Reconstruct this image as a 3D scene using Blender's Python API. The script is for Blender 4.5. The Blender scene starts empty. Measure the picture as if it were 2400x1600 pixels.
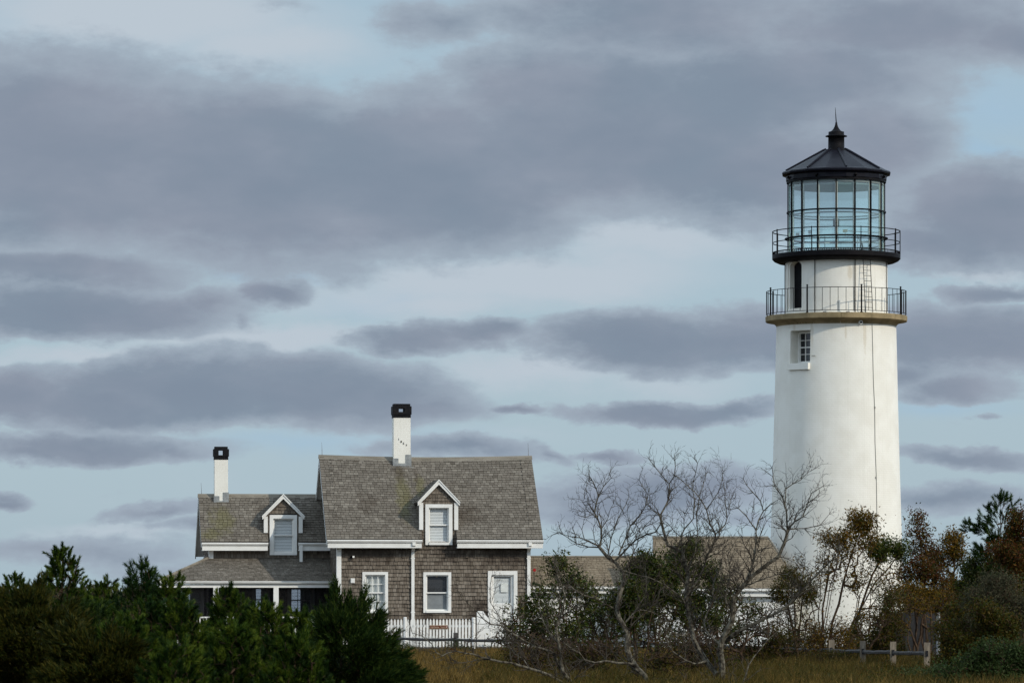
import bpy, math, random
import numpy as np
from mathutils import Vector, Matrix

# ------------------------------------------------------------------ camera, sky, sun, exposure
S = bpy.context.scene
COL = S.collection
EYE = 1.8
FPX = 10000.0                       # focal length in photograph pixels (2400 wide)
cam = bpy.data.cameras.new('camera'); cam_o = bpy.data.objects.new('camera', cam); COL.objects.link(cam_o)
cam.sensor_width = 36.0; cam.lens = FPX / 2400 * 36.0; cam.shift_y = 0.25
cam.clip_start = 0.5; cam.clip_end = 20000
cam.dof.use_dof = True; cam.dof.focus_distance = 157.0; cam.dof.aperture_fstop = 11.0
cam_o.location = (0, 0, EYE); cam_o.rotation_euler = (math.radians(90), 0, 0)
S.camera = cam_o
S.view_settings.view_transform = 'Standard'; S.view_settings.look = 'None'
S.view_settings.gamma = 1.0; S.view_settings.exposure = 0.0
S.cycles.use_denoising = True
S.cycles.max_bounces = 8; S.cycles.transparent_max_bounces = 24

SUN_EL, SUN_AZ = math.radians(30), math.radians(54)      # azimuth from the camera's back towards the right
sun_dir = Vector((math.sin(SUN_AZ) * math.cos(SUN_EL), -math.cos(SUN_AZ) * math.cos(SUN_EL), math.sin(SUN_EL)))
sl = bpy.data.lights.new('sun', 'SUN'); sl.energy = 2.6; sl.angle = math.radians(0.5); sl.color = (1.0, 0.93, 0.81)
so = bpy.data.objects.new('sun', sl); COL.objects.link(so); so.location = (60, -60, 80)
so.rotation_euler = sun_dir.to_track_quat('Z', 'Y').to_euler()

def lin(r, g, b):
    f = lambda c: (c / 255 / 12.92) if c / 255 <= 0.04045 else ((c / 255 + 0.055) / 1.055) ** 2.4
    return (f(r), f(g), f(b), 1.0)

class NT:
    """small helper for node trees"""
    def __init__(s, tree): s.t = tree; s.n = tree.nodes; s.l = tree.links
    def node(s, typ, ins=None, **kw):
        n = s.n.new(typ)
        for k, v in kw.items(): setattr(n, k, v)
        for k, v in (ins or {}).items():
            if hasattr(v, 'is_linked'): s.l.new(v, n.inputs[k])
            else: n.inputs[k].default_value = v
        return n
    def math(s, op, a, b=0.0, c=0.0, clamp=False):
        n = s.node('ShaderNodeMath', {0: a, 1: b, 2: c}, operation=op, use_clamp=clamp); return n.outputs[0]
    def mix(s, f, a, b, blend='MIX'):
        n = s.node('ShaderNodeMix', data_type='RGBA', blend_type=blend)
        for k, v in ((0, f), (6, a), (7, b)):
            if hasattr(v, 'is_linked'): s.l.new(v, n.inputs[k])
            else: n.inputs[k].default_value = v
        return n.outputs[2]
    def smooth(s, x, a, b, lo=0.0, hi=1.0):
        return s.node('ShaderNodeMapRange', {0: x, 1: a, 2: b, 3: lo, 4: hi}, interpolation_type='SMOOTHSTEP').outputs[0]
    def noise(s, vec, scale, detail=4, rough=0.5, dist=0.0):
        return s.node('ShaderNodeTexNoise', {'Vector': vec, 'Scale': scale, 'Detail': detail, 'Roughness': rough, 'Distortion': dist})

# clouds: (centre x, centre y, half width, half height, tilt, weight) in thousandths of the view slope, laid out on the sky itself
CLOUDS = [(100,350,520,255,4,1.2),(520,400,560,225,5,1.2),(950,400,560,205,-2,1.2),(1400,330,620,190,-4,1.1),(1720,390,400,150,0,1.0),
 (1350,210,420,150,0,.95),(1750,200,520,160,-6,.95),(1500,40,560,140,0,.8),(2050,60,480,120,0,.85),(2020,320,190,150,0,.9),(1000,50,190,70,0,.55),
 (660,20,110,40,10,.3),(2310,80,160,90,0,.8),(2290,500,290,125,3,1.2),(2120,560,160,70,0,.9),(2230,580,200,60,0,.7),
 (110,628,380,46,2,.95),(190,715,370,68,2,1.15),(480,700,130,60,0,.7),(625,672,85,42,0,1.0),(560,735,40,25,0,.5),
 (960,775,170,42,2,1.0),(1110,772,140,36,4,.95),(1490,785,290,80,0,1.2),(1710,780,270,76,0,1.15),(1330,795,110,34,0,.8),(2230,780,330,82,2,1.2),
 (2290,672,140,28,-4,.9),(2200,885,170,40,0,.9),(2060,850,120,40,0,.8),(2260,960,30,12,0,.5),
 (430,890,420,84,-3,1.2),(700,890,400,90,5,1.2),(30,905,150,70,5,1.2),(250,935,300,55,0,1.1),(960,920,190,50,8,.8),(1180,930,110,16,0,.8),(690,835,240,45,4,.8),
 (1520,942,250,34,0,1.1),(1690,938,130,26,0,.9),(1420,950,120,18,0,.7),(200,1022,330,42,1,1.0),(60,1035,160,30,0,.8),(400,1030,130,24,0,.7),
 (1050,1035,240,32,3,.75),(1395,1047,100,20,0,.9),(1260,1045,70,24,20,.6),(1480,1140,300,80,-4,.95),(1650,1110,190,60,0,.8),(1330,1180,200,45,0,.6),
 (360,1178,170,24,-4,.65),(420,1210,160,24,0,.5),(150,1260,430,50,0,.55),(350,1300,260,30,0,.4),(2230,1060,230,28,3,.8),(2180,1150,260,42,0,.75),(0,1150,80,24,0,.8),(1700,1190,120,30,0,.5)]
VEILS = [(300,30,520,110,6,1.0),(560,110,330,60,0,.9),(1000,660,520,70,-3,.8),(1250,640,420,70,-3,1.0),(600,770,420,40,-3,.9),(1000,700,330,40,0,.8),
 (1500,560,330,60,0,.8),(1250,850,330,50,0,.8),(200,815,300,30,0,.8),(1500,880,300,40,0,.5),(330,1215,260,26,0,.7),(2280,625,120,22,0,.9),(1180,1000,300,30,0,.3),(1100,130,330,70,-8,.4)]
BLUES = [(2310,250,200,110,0,.62),(2260,360,160,60,30,.7),(600,625,150,26,4,.9),(860,690,170,40,-4,.6),(1050,215,200,50,0,.35),(2150,930,260,40,0,.5),(700,1010,500,40,0,.5),(1060,140,120,40,0,.4)]

W = bpy.data.worlds.new('World'); S.world = W; W.use_nodes = True
w = NT(W.node_tree); w.n.clear()
sky = w.node('ShaderNodeTexSky', sky_type='NISHITA', sun_disc=False, sun_elevation=SUN_EL, sun_rotation=math.pi - SUN_AZ,
             air_density=1.0, dust_density=1.0, ozone_density=1.0, altitude=40)
dirv = w.node('ShaderNodeTexCoord').outputs['Generated']
sep = w.node('ShaderNodeSeparateXYZ', {0: dirv})
ay = w.math('MAXIMUM', w.math('ABSOLUTE', sep.outputs[1]), 0.08)
px = w.math('MULTIPLY', w.math('DIVIDE', sep.outputs[0], ay), 10.0)
pz = w.math('MULTIPLY', w.math('DIVIDE', sep.outputs[2], ay), 10.0)
P = w.node('ShaderNodeCombineXYZ', {0: px, 1: pz}).outputs[0]
stretch = w.node('ShaderNodeVectorMath', {0: P, 1: (1.0, 2.0, 1.0)}, operation='MULTIPLY').outputs[0]
n1 = w.noise(stretch, 3.2, 6, 0.55)
n2 = w.noise(stretch, 9.0, 8, 0.62)
n3 = w.noise(stretch, 26.0, 5, 0.6)
def warp(vec, nz, amt):
    c = w.node('ShaderNodeVectorMath', {0: nz.outputs['Color'], 1: (.5, .5, .5)}, operation='SUBTRACT').outputs[0]
    c = w.node('ShaderNodeVectorMath', {0: c, 1: (amt, amt * .55, 0)}, operation='MULTIPLY').outputs[0]
    return w.node('ShaderNodeVectorMath', {0: vec, 1: c}, operation='ADD').outputs[0]
PW = warp(warp(P, n1, 0.20), n2, 0.07)
def field(lst, vec, soft):
    acc = None
    for (cx, cy, rx, ry, tilt, wt) in lst:
        k = 2400 / 2352
        m = w.node('ShaderNodeMapping', {'Vector': vec, 'Location': ((cx * k - 1200) / 1000, (1400 - cy * k) / 1000, 0),
                   'Rotation': (0, 0, math.radians(-tilt)), 'Scale': (rx * k / 1000 * soft, ry * k / 1000 * soft, 1)}, vector_type='TEXTURE')
        g = w.node('ShaderNodeTexGradient', {0: m.outputs[0]}, gradient_type='SPHERICAL').outputs['Fac']
        g = w.math('MULTIPLY', g, wt)
        acc = g if acc is None else w.node('ShaderNodeMath', {0: acc, 1: g, 2: 0.12}, operation='SMOOTH_MAX').outputs[0]
    return acc
dens = field(CLOUDS, PW, 1.35)
far_out = w.smooth(w.math('MAXIMUM', w.math('ABSOLUTE', px), pz), 1.45, 2.2)      # the rest of the dome: broken cloud
gen = w.noise(w.node('ShaderNodeVectorMath', {0: P, 1: (0.35, 0.5, 1)}, operation='MULTIPLY').outputs[0], 0.9, 5, 0.55).outputs['Fac']
dens = w.math('ADD', dens, w.math('MULTIPLY', far_out, w.math('MULTIPLY', w.math('SUBTRACT', gen, 0.40), 3.0)))
ragged = w.math('ADD', w.math('MULTIPLY', w.math('SUBTRACT', n2.outputs['Fac'], 0.5), 0.40), w.math('MULTIPLY', w.math('SUBTRACT', n3.outputs['Fac'], 0.5), 0.08))
dens = w.math('ADD', dens, ragged)
mask = w.smooth(dens, 0.14, 0.36)
core = w.smooth(dens, 0.24, 0.70)
veil = w.smooth(w.math('ADD', field(VEILS, PW, 1.4), w.math('MULTIPLY', w.math('SUBTRACT', n1.outputs['Fac'], .5), .7)), 0.05, 0.75)
blue = w.smooth(field(BLUES, PW, 1.5), 0.05, 0.8)
K = 10.0
def c10(r, g, b): c = lin(r, g, b); return (c[0] * K, c[1] * K, c[2] * K, 1)
airy = w.mix(0.82, sky.outputs[0], c10(168, 192, 208))                            # hazy low sky over the physical one
airy = w.mix(blue, airy, c10(161, 190, 212))
airy = w.mix(veil, airy, c10(187, 199, 210))
big = w.noise(stretch, 1.6, 4, 0.5).outputs['Fac']
ccol = w.mix(w.smooth(big, 0.35, 0.65), c10(130, 145, 162), c10(142, 151, 167))
ccol = w.mix(core, c10(160, 174, 188), ccol)
ccol = w.mix(w.smooth(n1.outputs['Fac'], 0.38, 0.75, 0, .22), ccol, c10(165, 176, 190))
ccol = w.mix(w.smooth(dens, 0.55, 1.1, 0, .5), ccol, c10(126, 139, 157))
out = w.mix(mask, airy, ccol)
bright = w.math('MULTIPLY_ADD', w.smooth(w.math('MAXIMUM', w.math('ABSOLUTE', px), pz), 2.0, 6.0), 1.3, 1.0)   # the sky overhead and to the sides is brighter
out = w.node('ShaderNodeVectorMath', {0: out, 3: bright}, operation='SCALE').outputs[0]
bg = w.node('ShaderNodeBackground', {0: out, 1: 0.1})
w.node('ShaderNodeOutputWorld', {0: bg.outputs[0]})

# ------------------------------------------------------------------ helpers
def at(u, v, Y):
    """point at depth Y seen at photograph position (u, v)"""
    return ((u - 1200) / FPX * Y, Y, EYE + (1400 - v) / FPX * Y)

class MB:
    def __init__(s): s.v = []; s.f = []
    def add(s, verts, faces):
        o = len(s.v); s.v += [tuple(p) for p in verts]; s.f += [tuple(i + o for i in f) for f in faces]; return s
    def box(s, x0, x1, y0, y1, z0, z1):
        return s.add([(x0,y0,z0),(x1,y0,z0),(x1,y1,z0),(x0,y1,z0),(x0,y0,z1),(x1,y0,z1),(x1,y1,z1),(x0,y1,z1)],
                     [(3,2,1,0),(4,5,6,7),(0,1,5,4),(1,2,6,5),(2,3,7,6),(3,0,4,7)])
    def prism(s, poly, vec):
        """closed prism: planar polygon swept along vec"""
        n = len(poly); q = [tuple(p[i] + vec[i] for i in range(3)) for p in poly]
        return s.add(list(poly) + q, [tuple(range(n))[::-1], tuple(range(n, 2 * n))] + [(i, (i + 1) % n, n + (i + 1) % n, n + i) for i in range(n)])
    def tube(s, pts, rad, n=6, cap=True):
        pts = [Vector(p) for p in pts]; m = len(pts)
        if not hasattr(rad, '__len__'): rad = [rad] * m
        V = []; ref = None
        for i, p in enumerate(pts):
            d = (pts[min(i + 1, m - 1)] - pts[max(i - 1, 0)])
            d = d.normalized() if d.length > 1e-9 else Vector((0, 0, 1))
            if ref is None: ref = d.orthogonal().normalized()
            ref = (ref - d * ref.dot(d)); ref = ref.normalized() if ref.length > 1e-6 else d.orthogonal().normalized()
            b = d.cross(ref)
            for k in range(n):
                t = 2 * math.pi * k / n
                V.append(p + (ref * math.cos(t) + b * math.sin(t)) * rad[i])
        F = [(i * n + k, i * n + (k + 1) % n, (i + 1) * n + (k + 1) % n, (i + 1) * n + k) for i in range(m - 1) for k in range(n)]
        if cap: F += [tuple(range(n))[::-1], tuple(range((m - 1) * n, m * n))]
        return s.add(V, F)
    def lathe(s, prof, n=48, a0=0.0, a1=2 * math.pi, closed=True):
        """profile of (r, z) turned round z; closed joins last profile point to the first"""
        full = abs(a1 - a0 - 2 * math.pi) < 1e-6; m = len(prof); cols = n if full else n + 1
        V = [(r * math.sin(a0 + (a1 - a0) * k / n), -r * math.cos(a0 + (a1 - a0) * k / n), z) for k in range(cols) for r, z in prof]
        F = []
        for k in range(n):
            k2 = (k + 1) % cols
            for i in range(m if closed else m - 1):
                j = (i + 1) % m; F.append((k * m + i, k2 * m + i, k2 * m + j, k * m + j))
        return s.add(V, F)
    def ring(s, r, z, t, n=64, h=None):
        h = h or t
        return s.lathe([(r - t / 2, z - h / 2), (r + t / 2, z - h / 2), (r + t / 2, z + h / 2), (r - t / 2, z + h / 2)], n)
    def build(s, name, mat, parent=None, smooth=False):
        me = bpy.data.meshes.new(name); me.from_pydata(s.v, [], s.f)
        return link(name, me, mat, parent, smooth)

def link(name, me, mat, parent=None, smooth=False):
    if mat: me.materials.append(mat)
    if smooth: me.polygons.foreach_set('use_smooth', [True] * len(me.polygons))
    me.update()
    o = bpy.data.objects.new(name, me); COL.objects.link(o)
    if parent: o.parent = parent
    return o

def arrays(name, V, F, mat, parent=None, smooth=False, slots=None):
    V = np.asarray(V, np.float32); F = np.asarray(F, np.int32); m, k = F.shape
    me = bpy.data.meshes.new(name)
    me.vertices.add(len(V)); me.vertices.foreach_set('co', V.ravel())
    me.loops.add(m * k); me.loops.foreach_set('vertex_index', F.ravel())
    me.polygons.add(m); me.polygons.foreach_set('loop_start', np.arange(0, m * k, k, dtype=np.int32))
    me.update(calc_edges=True)
    if isinstance(mat, (list, tuple)):
        for q in mat: me.materials.append(q)
        me.polygons.foreach_set('material_index', np.asarray(slots, np.int32)); mat = None
    return link(name, me, mat, parent, smooth)

def tag(o, label=None, cat=None, group=None, kind=None):
    if label: o['label'] = label
    if cat: o['category'] = cat
    if group: o['group'] = group
    if kind: o['kind'] = kind
    return o
def empty(name, loc, rz, label, cat, group=None):
    o = bpy.data.objects.new(name, None); COL.objects.link(o); o.location = loc; o.rotation_euler = (0, 0, rz); o.empty_display_size = .3
    return tag(o, label, cat, group)

def boolean_cut(o, cutters):
    bpy.context.view_layer.update()
    for c in cutters:
        m = o.modifiers.new('cut', 'BOOLEAN'); m.operation = 'DIFFERENCE'; m.object = c; m.solver = 'EXACT'
    dg = bpy.context.evaluated_depsgraph_get(); dg.update()
    me = bpy.data.meshes.new_from_object(o.evaluated_get(dg))
    o.modifiers.clear(); o.data = me
    for c in cutters: bpy.data.objects.remove(c)

# ------------------------------------------------------------------ materials
def mat(name, c1, c2=None, scale=3.0, rough=0.6, bump=0.0, bscale=None, metal=0.0, spec=0.15, island=None, detail=5, stretch=None):
    m = bpy.data.materials.new(name); m.use_nodes = True; t = NT(m.node_tree); b = t.n['Principled BSDF']
    b.inputs['Roughness'].default_value = rough; b.inputs['Metallic'].default_value = metal; b.inputs['Specular IOR Level'].default_value = spec
    c1 = tuple(c1) + (1,); c2 = tuple(c2) + (1,) if c2 else None
    vec = t.node('ShaderNodeTexCoord').outputs['Object']
    if stretch: vec = t.node('ShaderNodeVectorMath', {0: vec, 1: stretch}, operation='MULTIPLY').outputs[0]
    col = None
    if c2:
        nz = t.noise(vec, scale, detail, 0.55)
        col = t.mix(t.smooth(nz.outputs['Fac'], 0.32, 0.68), c1, c2)
    if island:      # each loose piece (leaf, shingle, board) its own shade
        g = t.node('ShaderNodeNewGeometry').outputs['Random Per Island']
        r = t.node('ShaderNodeValToRGB', {0: g}); e = r.color_ramp.elements
        while len(e) < len(island): e.new(0.5)
        for i, c in enumerate(island):
            e[i].position = i / (len(island) - 1); e[i].color = tuple(c) + (1,)
        col = r.outputs[0] if col is None else t.mix(0.5, col, r.outputs[0])
    if col is None: b.inputs['Base Color'].default_value = c1
    else: t.l.new(col, b.inputs['Base Color'])
    if bump:
        nb = t.noise(vec, bscale or scale * 6, 5, 0.6)
        bp = t.node('ShaderNodeBump', {'Strength': bump, 'Distance': 0.02, 'Height': nb.outputs['Fac']})
        t.l.new(bp.outputs[0], b.inputs['Normal'])
    return m

def mat_leaf(name, cols, rough=0.55, trans=0.25):
    m = mat(name, cols[0], island=cols, rough=rough, spec=0.08); t = NT(m.node_tree); b = t.n['Principled BSDF']
    tr = t.node('ShaderNodeBsdfTranslucent', {0: b.inputs['Base Color'].links[0].from_socket})
    mx = t.node('ShaderNodeMixShader', {0: trans, 1: b.outputs[0], 2: tr.outputs[0]})
    t.l.new(mx.outputs[0], t.n['Material Output'].inputs[0]); return m

def mat_glass(name, tint, gloss, dust=0.0, dustcol=(.7, .72, .7), rough=0.02):
    m = bpy.data.materials.new(name); m.use_nodes = True; t = NT(m.node_tree); t.n.remove(t.n['Principled BSDF'])
    tr = t.node('ShaderNodeBsdfTransparent', {0: tuple(tint) + (1,)})
    gl = t.node('ShaderNodeBsdfGlossy', {0: (1, 1, 1, 1), 'Roughness': rough})
    di = t.node('ShaderNodeBsdfDiffuse', {0: tuple(dustcol) + (1,)})
    fr = t.math('MULTIPLY', t.math('POWER', t.node('ShaderNodeLayerWeight', {0: .5}).outputs['Facing'], 4.0), .5)
    a = t.node('ShaderNodeMixShader', {0: t.math('ADD', fr, gloss, clamp=True), 1: tr.outputs[0], 2: gl.outputs[0]})
    b = t.node('ShaderNodeMixShader', {0: dust, 1: a.outputs[0], 2: di.outputs[0]})
    t.l.new(b.outputs[0], t.n['Material Output'].inputs[0]); return m

def mat_brick_white(name, radius=None):
    """painted white brick; radius wraps the courses round a tower"""
    m = mat(name, (.80, .775, .70), (.74, .71, .63), scale=1.3, rough=0.55); t = NT(m.node_tree); b = t.n['Principled BSDF']
    s = t.node('ShaderNodeSeparateXYZ', {0: t.node('ShaderNodeTexCoord').outputs['Object']})
    along = t.math('MULTIPLY', t.math('ARCTAN2', s.outputs[0], s.outputs[1]), radius) if radius else t.math('ADD', s.outputs[0], s.outputs[1])
    vec = t.node('ShaderNodeCombineXYZ', {0: along, 1: s.outputs[2]}).outputs[0]
    br = t.node('ShaderNodeTexBrick', {'Vector': vec, 'Color1': (1, 1, 1, 1), 'Color2': (.75, .75, .75, 1), 'Mortar': (0, 0, 0, 1), 'Scale': 1.0,
                'Mortar Size': .009, 'Mortar Smooth': .6, 'Brick Width': .21, 'Row Height': .082})
    nz = t.noise(vec, 9, 4)
    h = t.math('ADD', br.outputs['Color'], t.math('MULTIPLY', nz.outputs['Fac'], .5))
    bp = t.node('ShaderNodeBump', {'Strength': .36 if radius else .22, 'Distance': .014, 'Height': h}); t.l.new(bp.outputs[0], b.inputs['Normal'])
    # rain streaks and grime running down the paint
    sv = t.node('ShaderNodeVectorMath', {0: vec, 1: (2.6, .12, 1)}, operation='MULTIPLY').outputs[0]
    st = t.smooth(t.noise(sv, 2.2, 5, .6).outputs['Fac'], .52, .80, 0, .30)
    old = b.inputs['Base Color'].links[0].from_socket
    t.l.new(t.mix(st, old, (.60, .575, .49, 1)), b.inputs['Base Color'])
    return m

WHITE = mat('white_paint', (.80, .785, .74), (.72, .705, .66), scale=2.5, rough=.5, bump=.08, bscale=20)
WHITE_OLD = mat('weathered_white_paint', (.80, .79, .75), (.66, .645, .60), scale=3.5, rough=.6, bump=.12, bscale=25, stretch=(1, 1, .4), island=[(.72, .71, .67), (.82, .81, .78), (.77, .76, .72)])
TOWERW = mat_brick_white('painted_brick_round', 2.3)
CHIMW = mat_brick_white('painted_brick_flat')
BLACK = mat('black_iron', (.004, .004, .005), (.008, .007, .008), scale=5, rough=.6, bump=.05, spec=.08)
BLACKROOF = mat('black_iron_roof', (.004, .004, .008), (.009, .009, .014), scale=2, rough=.42, spec=.14, bump=.04)
SOOT = mat('black_painted_brick', (.006, .006, .008), (.013, .012, .012), scale=8, rough=.8, spec=.15, bump=.4, bscale=16)
STONE = mat('stained_stone', (.20, .155, .085), (.33, .25, .14), scale=2.2, rough=.85, bump=.3, bscale=18)
ROOFSH = mat('roof_shingle', (.130, .112, .089), (.172, .150, .122), scale=.9, rough=.85, bump=.25, bscale=60, island=[(.056, .046, .036), (.166, .144, .117), (.114, .099, .080), (.262, .234, .192)])
WALLSH = mat('wall_shingle', (.105, .084, .064), (.180, .150, .118), scale=1.6, rough=.85, bump=.35, bscale=40, stretch=(3, 3, .7), island=[(.050, .037, .027), (.200, .167, .131), (.125, .100, .076), (.30, .258, .21)])
UNDER = mat('dark_sheathing', (.035, .028, .022), (.06, .05, .04), rough=.9)
RIDGEB = mat('ridge_board', (.16, .14, .11), (.23, .205, .165), scale=2, rough=.85, stretch=(.4, 3, 3))
LEAD = mat('lead_flashing', (.22, .23, .23), (.34, .35, .34), scale=7, rough=.55, metal=.3)
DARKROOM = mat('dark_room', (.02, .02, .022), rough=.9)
CURTAIN = mat('sheer_curtain', (.62, .63, .61), (.48, .49, .47), scale=6, rough=.9, stretch=(6, 1, .4))
SLAT = mat('white_blind', (.72, .72, .71), rough=.6)
SCREEN = mat('grey_screen', (.20, .205, .21), (.27, .275, .28), scale=3, rough=.8)
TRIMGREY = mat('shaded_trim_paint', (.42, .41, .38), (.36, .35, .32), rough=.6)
GLASS = mat_glass('window_glass', (.94, .96, .96), .035)
LGLASS = mat_glass('lantern_glass', (.82, .955, .965), .12, dust=.09, dustcol=(.44, .80, .80))
CREAM = mat('cream_inner_paint', (.66, .66, .58), rough=.6)
GREYMETAL = mat('grey_metal', (.16, .165, .17), (.22, .22, .225), rough=.5, metal=.4)
WIRE = mat('weathered_cable', (.26, .25, .22), rough=.7)
RAILW = mat('weathered_rail_wood', (.055, .050, .046), (.105, .096, .088), scale=4, rough=.9, bump=.4, bscale=30, stretch=(.5, 4, 4))
POSTW = mat('weathered_post_wood', (.14, .115, .085), (.27, .225, .17), scale=5, rough=.9, bump=.4, bscale=30, stretch=(4, 4, .6))
CONC = mat('grey_boards', (.022, .021, .021), (.038, .037, .037), scale=3, rough=.9, bump=.3, stretch=(5, 5, .4))
SIGNB = mat('brown_sign_board', (.13, .035, .018), (.10, .03, .015), rough=.6)
RED = mat('red_enamel', (.35, .02, .02), rough=.4)
BARK_GREY = mat('lichen_bark', (.026, .020, .014), (.165, .148, .112), scale=13, rough=.9, bump=.8, bscale=40, spec=.1)
BARK_DARK = mat('dark_twig_bark', (.030, .024, .018), (.085, .072, .056), scale=8, rough=.9, spec=.1)
BARK_BROWN = mat('brown_stem_bark', (.035, .022, .014), (.075, .048, .030), scale=8, rough=.9, spec=.1)

PORCHSHADE = bpy.data.materials.new('porch_shade_sheet'); PORCHSHADE.use_nodes = True  # dark see-through sheet, added to deepen the shade inside the porch
t = NT(PORCHSHADE.node_tree); t.n.remove(t.n['Principled BSDF'])
mx = t.node('ShaderNodeMixShader', {0: .40, 1: t.node('ShaderNodeBsdfTransparent').outputs[0], 2: t.node('ShaderNodeBsdfDiffuse', {0: (.012, .012, .013, 1)}).outputs[0]})
t.l.new(mx.outputs[0], t.n['Material Output'].inputs[0])
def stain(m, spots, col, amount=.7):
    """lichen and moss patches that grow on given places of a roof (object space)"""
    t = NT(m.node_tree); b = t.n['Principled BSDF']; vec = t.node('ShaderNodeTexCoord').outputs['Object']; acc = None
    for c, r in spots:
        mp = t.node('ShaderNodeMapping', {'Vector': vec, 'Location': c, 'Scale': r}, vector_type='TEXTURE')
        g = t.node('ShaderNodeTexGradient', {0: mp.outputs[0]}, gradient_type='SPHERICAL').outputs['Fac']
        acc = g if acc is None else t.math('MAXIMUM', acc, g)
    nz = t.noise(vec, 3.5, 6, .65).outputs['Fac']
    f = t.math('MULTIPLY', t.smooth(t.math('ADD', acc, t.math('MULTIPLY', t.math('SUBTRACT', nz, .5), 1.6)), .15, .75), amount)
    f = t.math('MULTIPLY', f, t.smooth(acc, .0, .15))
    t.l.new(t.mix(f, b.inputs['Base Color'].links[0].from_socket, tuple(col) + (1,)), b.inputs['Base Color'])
# ------------------------------------------------------------------ ground
def ground_mesh():
    ys = [-60, 0, 30, 60, 80, 100, 120, 140, 160, 180, 220, 300, 600, 2000, 9000, 18000]
    xs = [-9000, -2000, -400, -150, -60, -30, -20, -10, 0, 10, 20, 30, 60, 150, 400, 2000, 9000]
    V = [(x, y, -0.02 + (0.05 * math.sin(x * .7 + y * .31) if 60 < y < 150 and abs(x) < 40 else 0)) for y in ys for x in xs]
    n = len(xs); F = [(j * n + i, j * n + i + 1, (j + 1) * n + i + 1, (j + 1) * n + i) for j in range(len(ys) - 1) for i in range(n - 1)]
    return V, F
GROUND = mat('dry_heath_ground', (.030, .022, .010), (.055, .040, .018), scale=.6, rough=1.0, spec=0, bump=.5, bscale=8)
V, F = ground_mesh(); g = arrays('ground', V, F, GROUND); g['kind'] = 'structure'

# ------------------------------------------------------------------ lighthouse
LX, LY = 12.16, 160.0
LH = empty('lighthouse', (LX, LY, 0), math.radians(-4.35), 'tall white brick lighthouse with black iron lantern room and two railed galleries', 'lighthouse')
zf = lambda v: EYE + (1400 - v) * LY / FPX
R = lambda px: px * LY / FPX

def pol(r, deg, z):
    t = math.radians(deg); return (r * math.sin(t), -r * math.cos(t), z)

prof = [(0, -.3)] + [(R(r), zf(v)) for r, v in ((161, 1531), (153, 1255), (149, 1120), (144.5, 950), (140, 760))] + [(0, zf(760))]
shaft = MB().lathe(prof, 160, closed=False).build('tower_shaft', TOWERW, LH)
# merge the pole vertices so that the shaft is watertight for the window cut
import bmesh
def weld(o):
    bm = bmesh.new(); bm.from_mesh(o.data); bmesh.ops.remove_doubles(bm, verts=bm.verts, dist=1e-4); bmesh.ops.dissolve_degenerate(bm, edges=bm.edges, dist=1e-5)
    bmesh.ops.recalc_face_normals(bm, faces=bm.faces); bm.to_mesh(o.data); bm.free()
weld(shaft)
WTH = -37.0                       # bearing of the stair window round the tower
def radial_box(a, w, r0, r1, z0, z1, arch=False):
    """box whose long axis points outward at bearing a"""
    mb = MB(); t = math.radians(a); er = Vector((math.sin(t), -math.cos(t), 0)); et = Vector((math.cos(t), math.sin(t), 0))
    poly = [(-w / 2, z0), (w / 2, z0), (w / 2, z1)] + ([(w / 2 * math.cos(k * math.pi / 10), z1 + w * .25 * math.sin(k * math.pi / 10)) for k in range(1, 10)] if arch else []) + [(-w / 2, z1)]
    P3 = [tuple(er * r0 + et * x + Vector((0, 0, z))) for x, z in poly]
    return mb.prism(P3, tuple(er * (r1 - r0)))
wz0, wz1 = zf(857), zf(780.5)
rw = R(143)
cut = radial_box(WTH, .93, rw - .64, rw + .4, wz0, wz1).build('cut', None, LH)
boolean_cut(shaft, [cut])

def radial_frame(a):
    t = math.radians(a); er = Vector((math.sin(t), -math.cos(t), 0)); et = Vector((math.cos(t), math.sin(t), 0))
    def f(x, d, z): return tuple(er * d + et * x + Vector((0, 0, z)))
    return f
def rbox(mb, f, x0, x1, d0, d1, z0, z1):
    V = [f(x0, d1, z0), f(x1, d1, z0), f(x1, d0, z0), f(x0, d0, z0), f(x0, d1, z1), f(x1, d1, z1), f(x1, d0, z1), f(x0, d0, z1)]
    return mb.add(V, [(3,2,1,0),(4,5,6,7),(0,1,5,4),(1,2,6,5),(2,3,7,6),(3,0,4,7)])
f = radial_frame(WTH); back = rw - .62
win = rbox(MB(), f, -.46, -.39, back, back + .10, wz0 + .02, wz1 - .02)
rbox(win, f, .39, .46, back, back + .10, wz0 + .02, wz1 - .02); rbox(win, f, -.39, .39, back, back + .10, wz1 - .09, wz1 - .02); rbox(win, f, -.39, .39, back, back + .12, wz0 + .02, wz0 + .10)
win = win.build('window', WHITE, LH)
sash = MB(); zz0, zz1 = wz0 + .10, wz1 - .09; zm = (zz0 + zz1) / 2
rbox(sash, f, -.39, .39, back + .03, back + .075, zm - .02, zm + .02)
for z in ((zz0 + zm) / 2, (zz1 + zm) / 2): rbox(sash, f, -.39, .39, back + .035, back + .065, z - .010, z + .010)
for x in (-.375, -.13, .13, .375): rbox(sash, f, x - .012, x + .012, back + .032, back + .067, zz0, zz1)
sash.build('sash', WHITE, win)
MB().add([f(-.39, back + .04, zz0), f(.39, back + .04, zz0), f(.39, back + .04, zz1), f(-.39, back + .04, zz1)], [(0, 1, 2, 3)]).build('pane', GLASS, win)
rbox(MB(), f, -.39, .39, back - .005, back + .012, zz0, zz1).build('dark_lining', DARKROOM, win)
rbox(MB(), f, -.50, .47, rw - .52, rw + .07, wz0 - .235, wz0 + .004).build('window_sill', TOWERW, LH)
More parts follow.
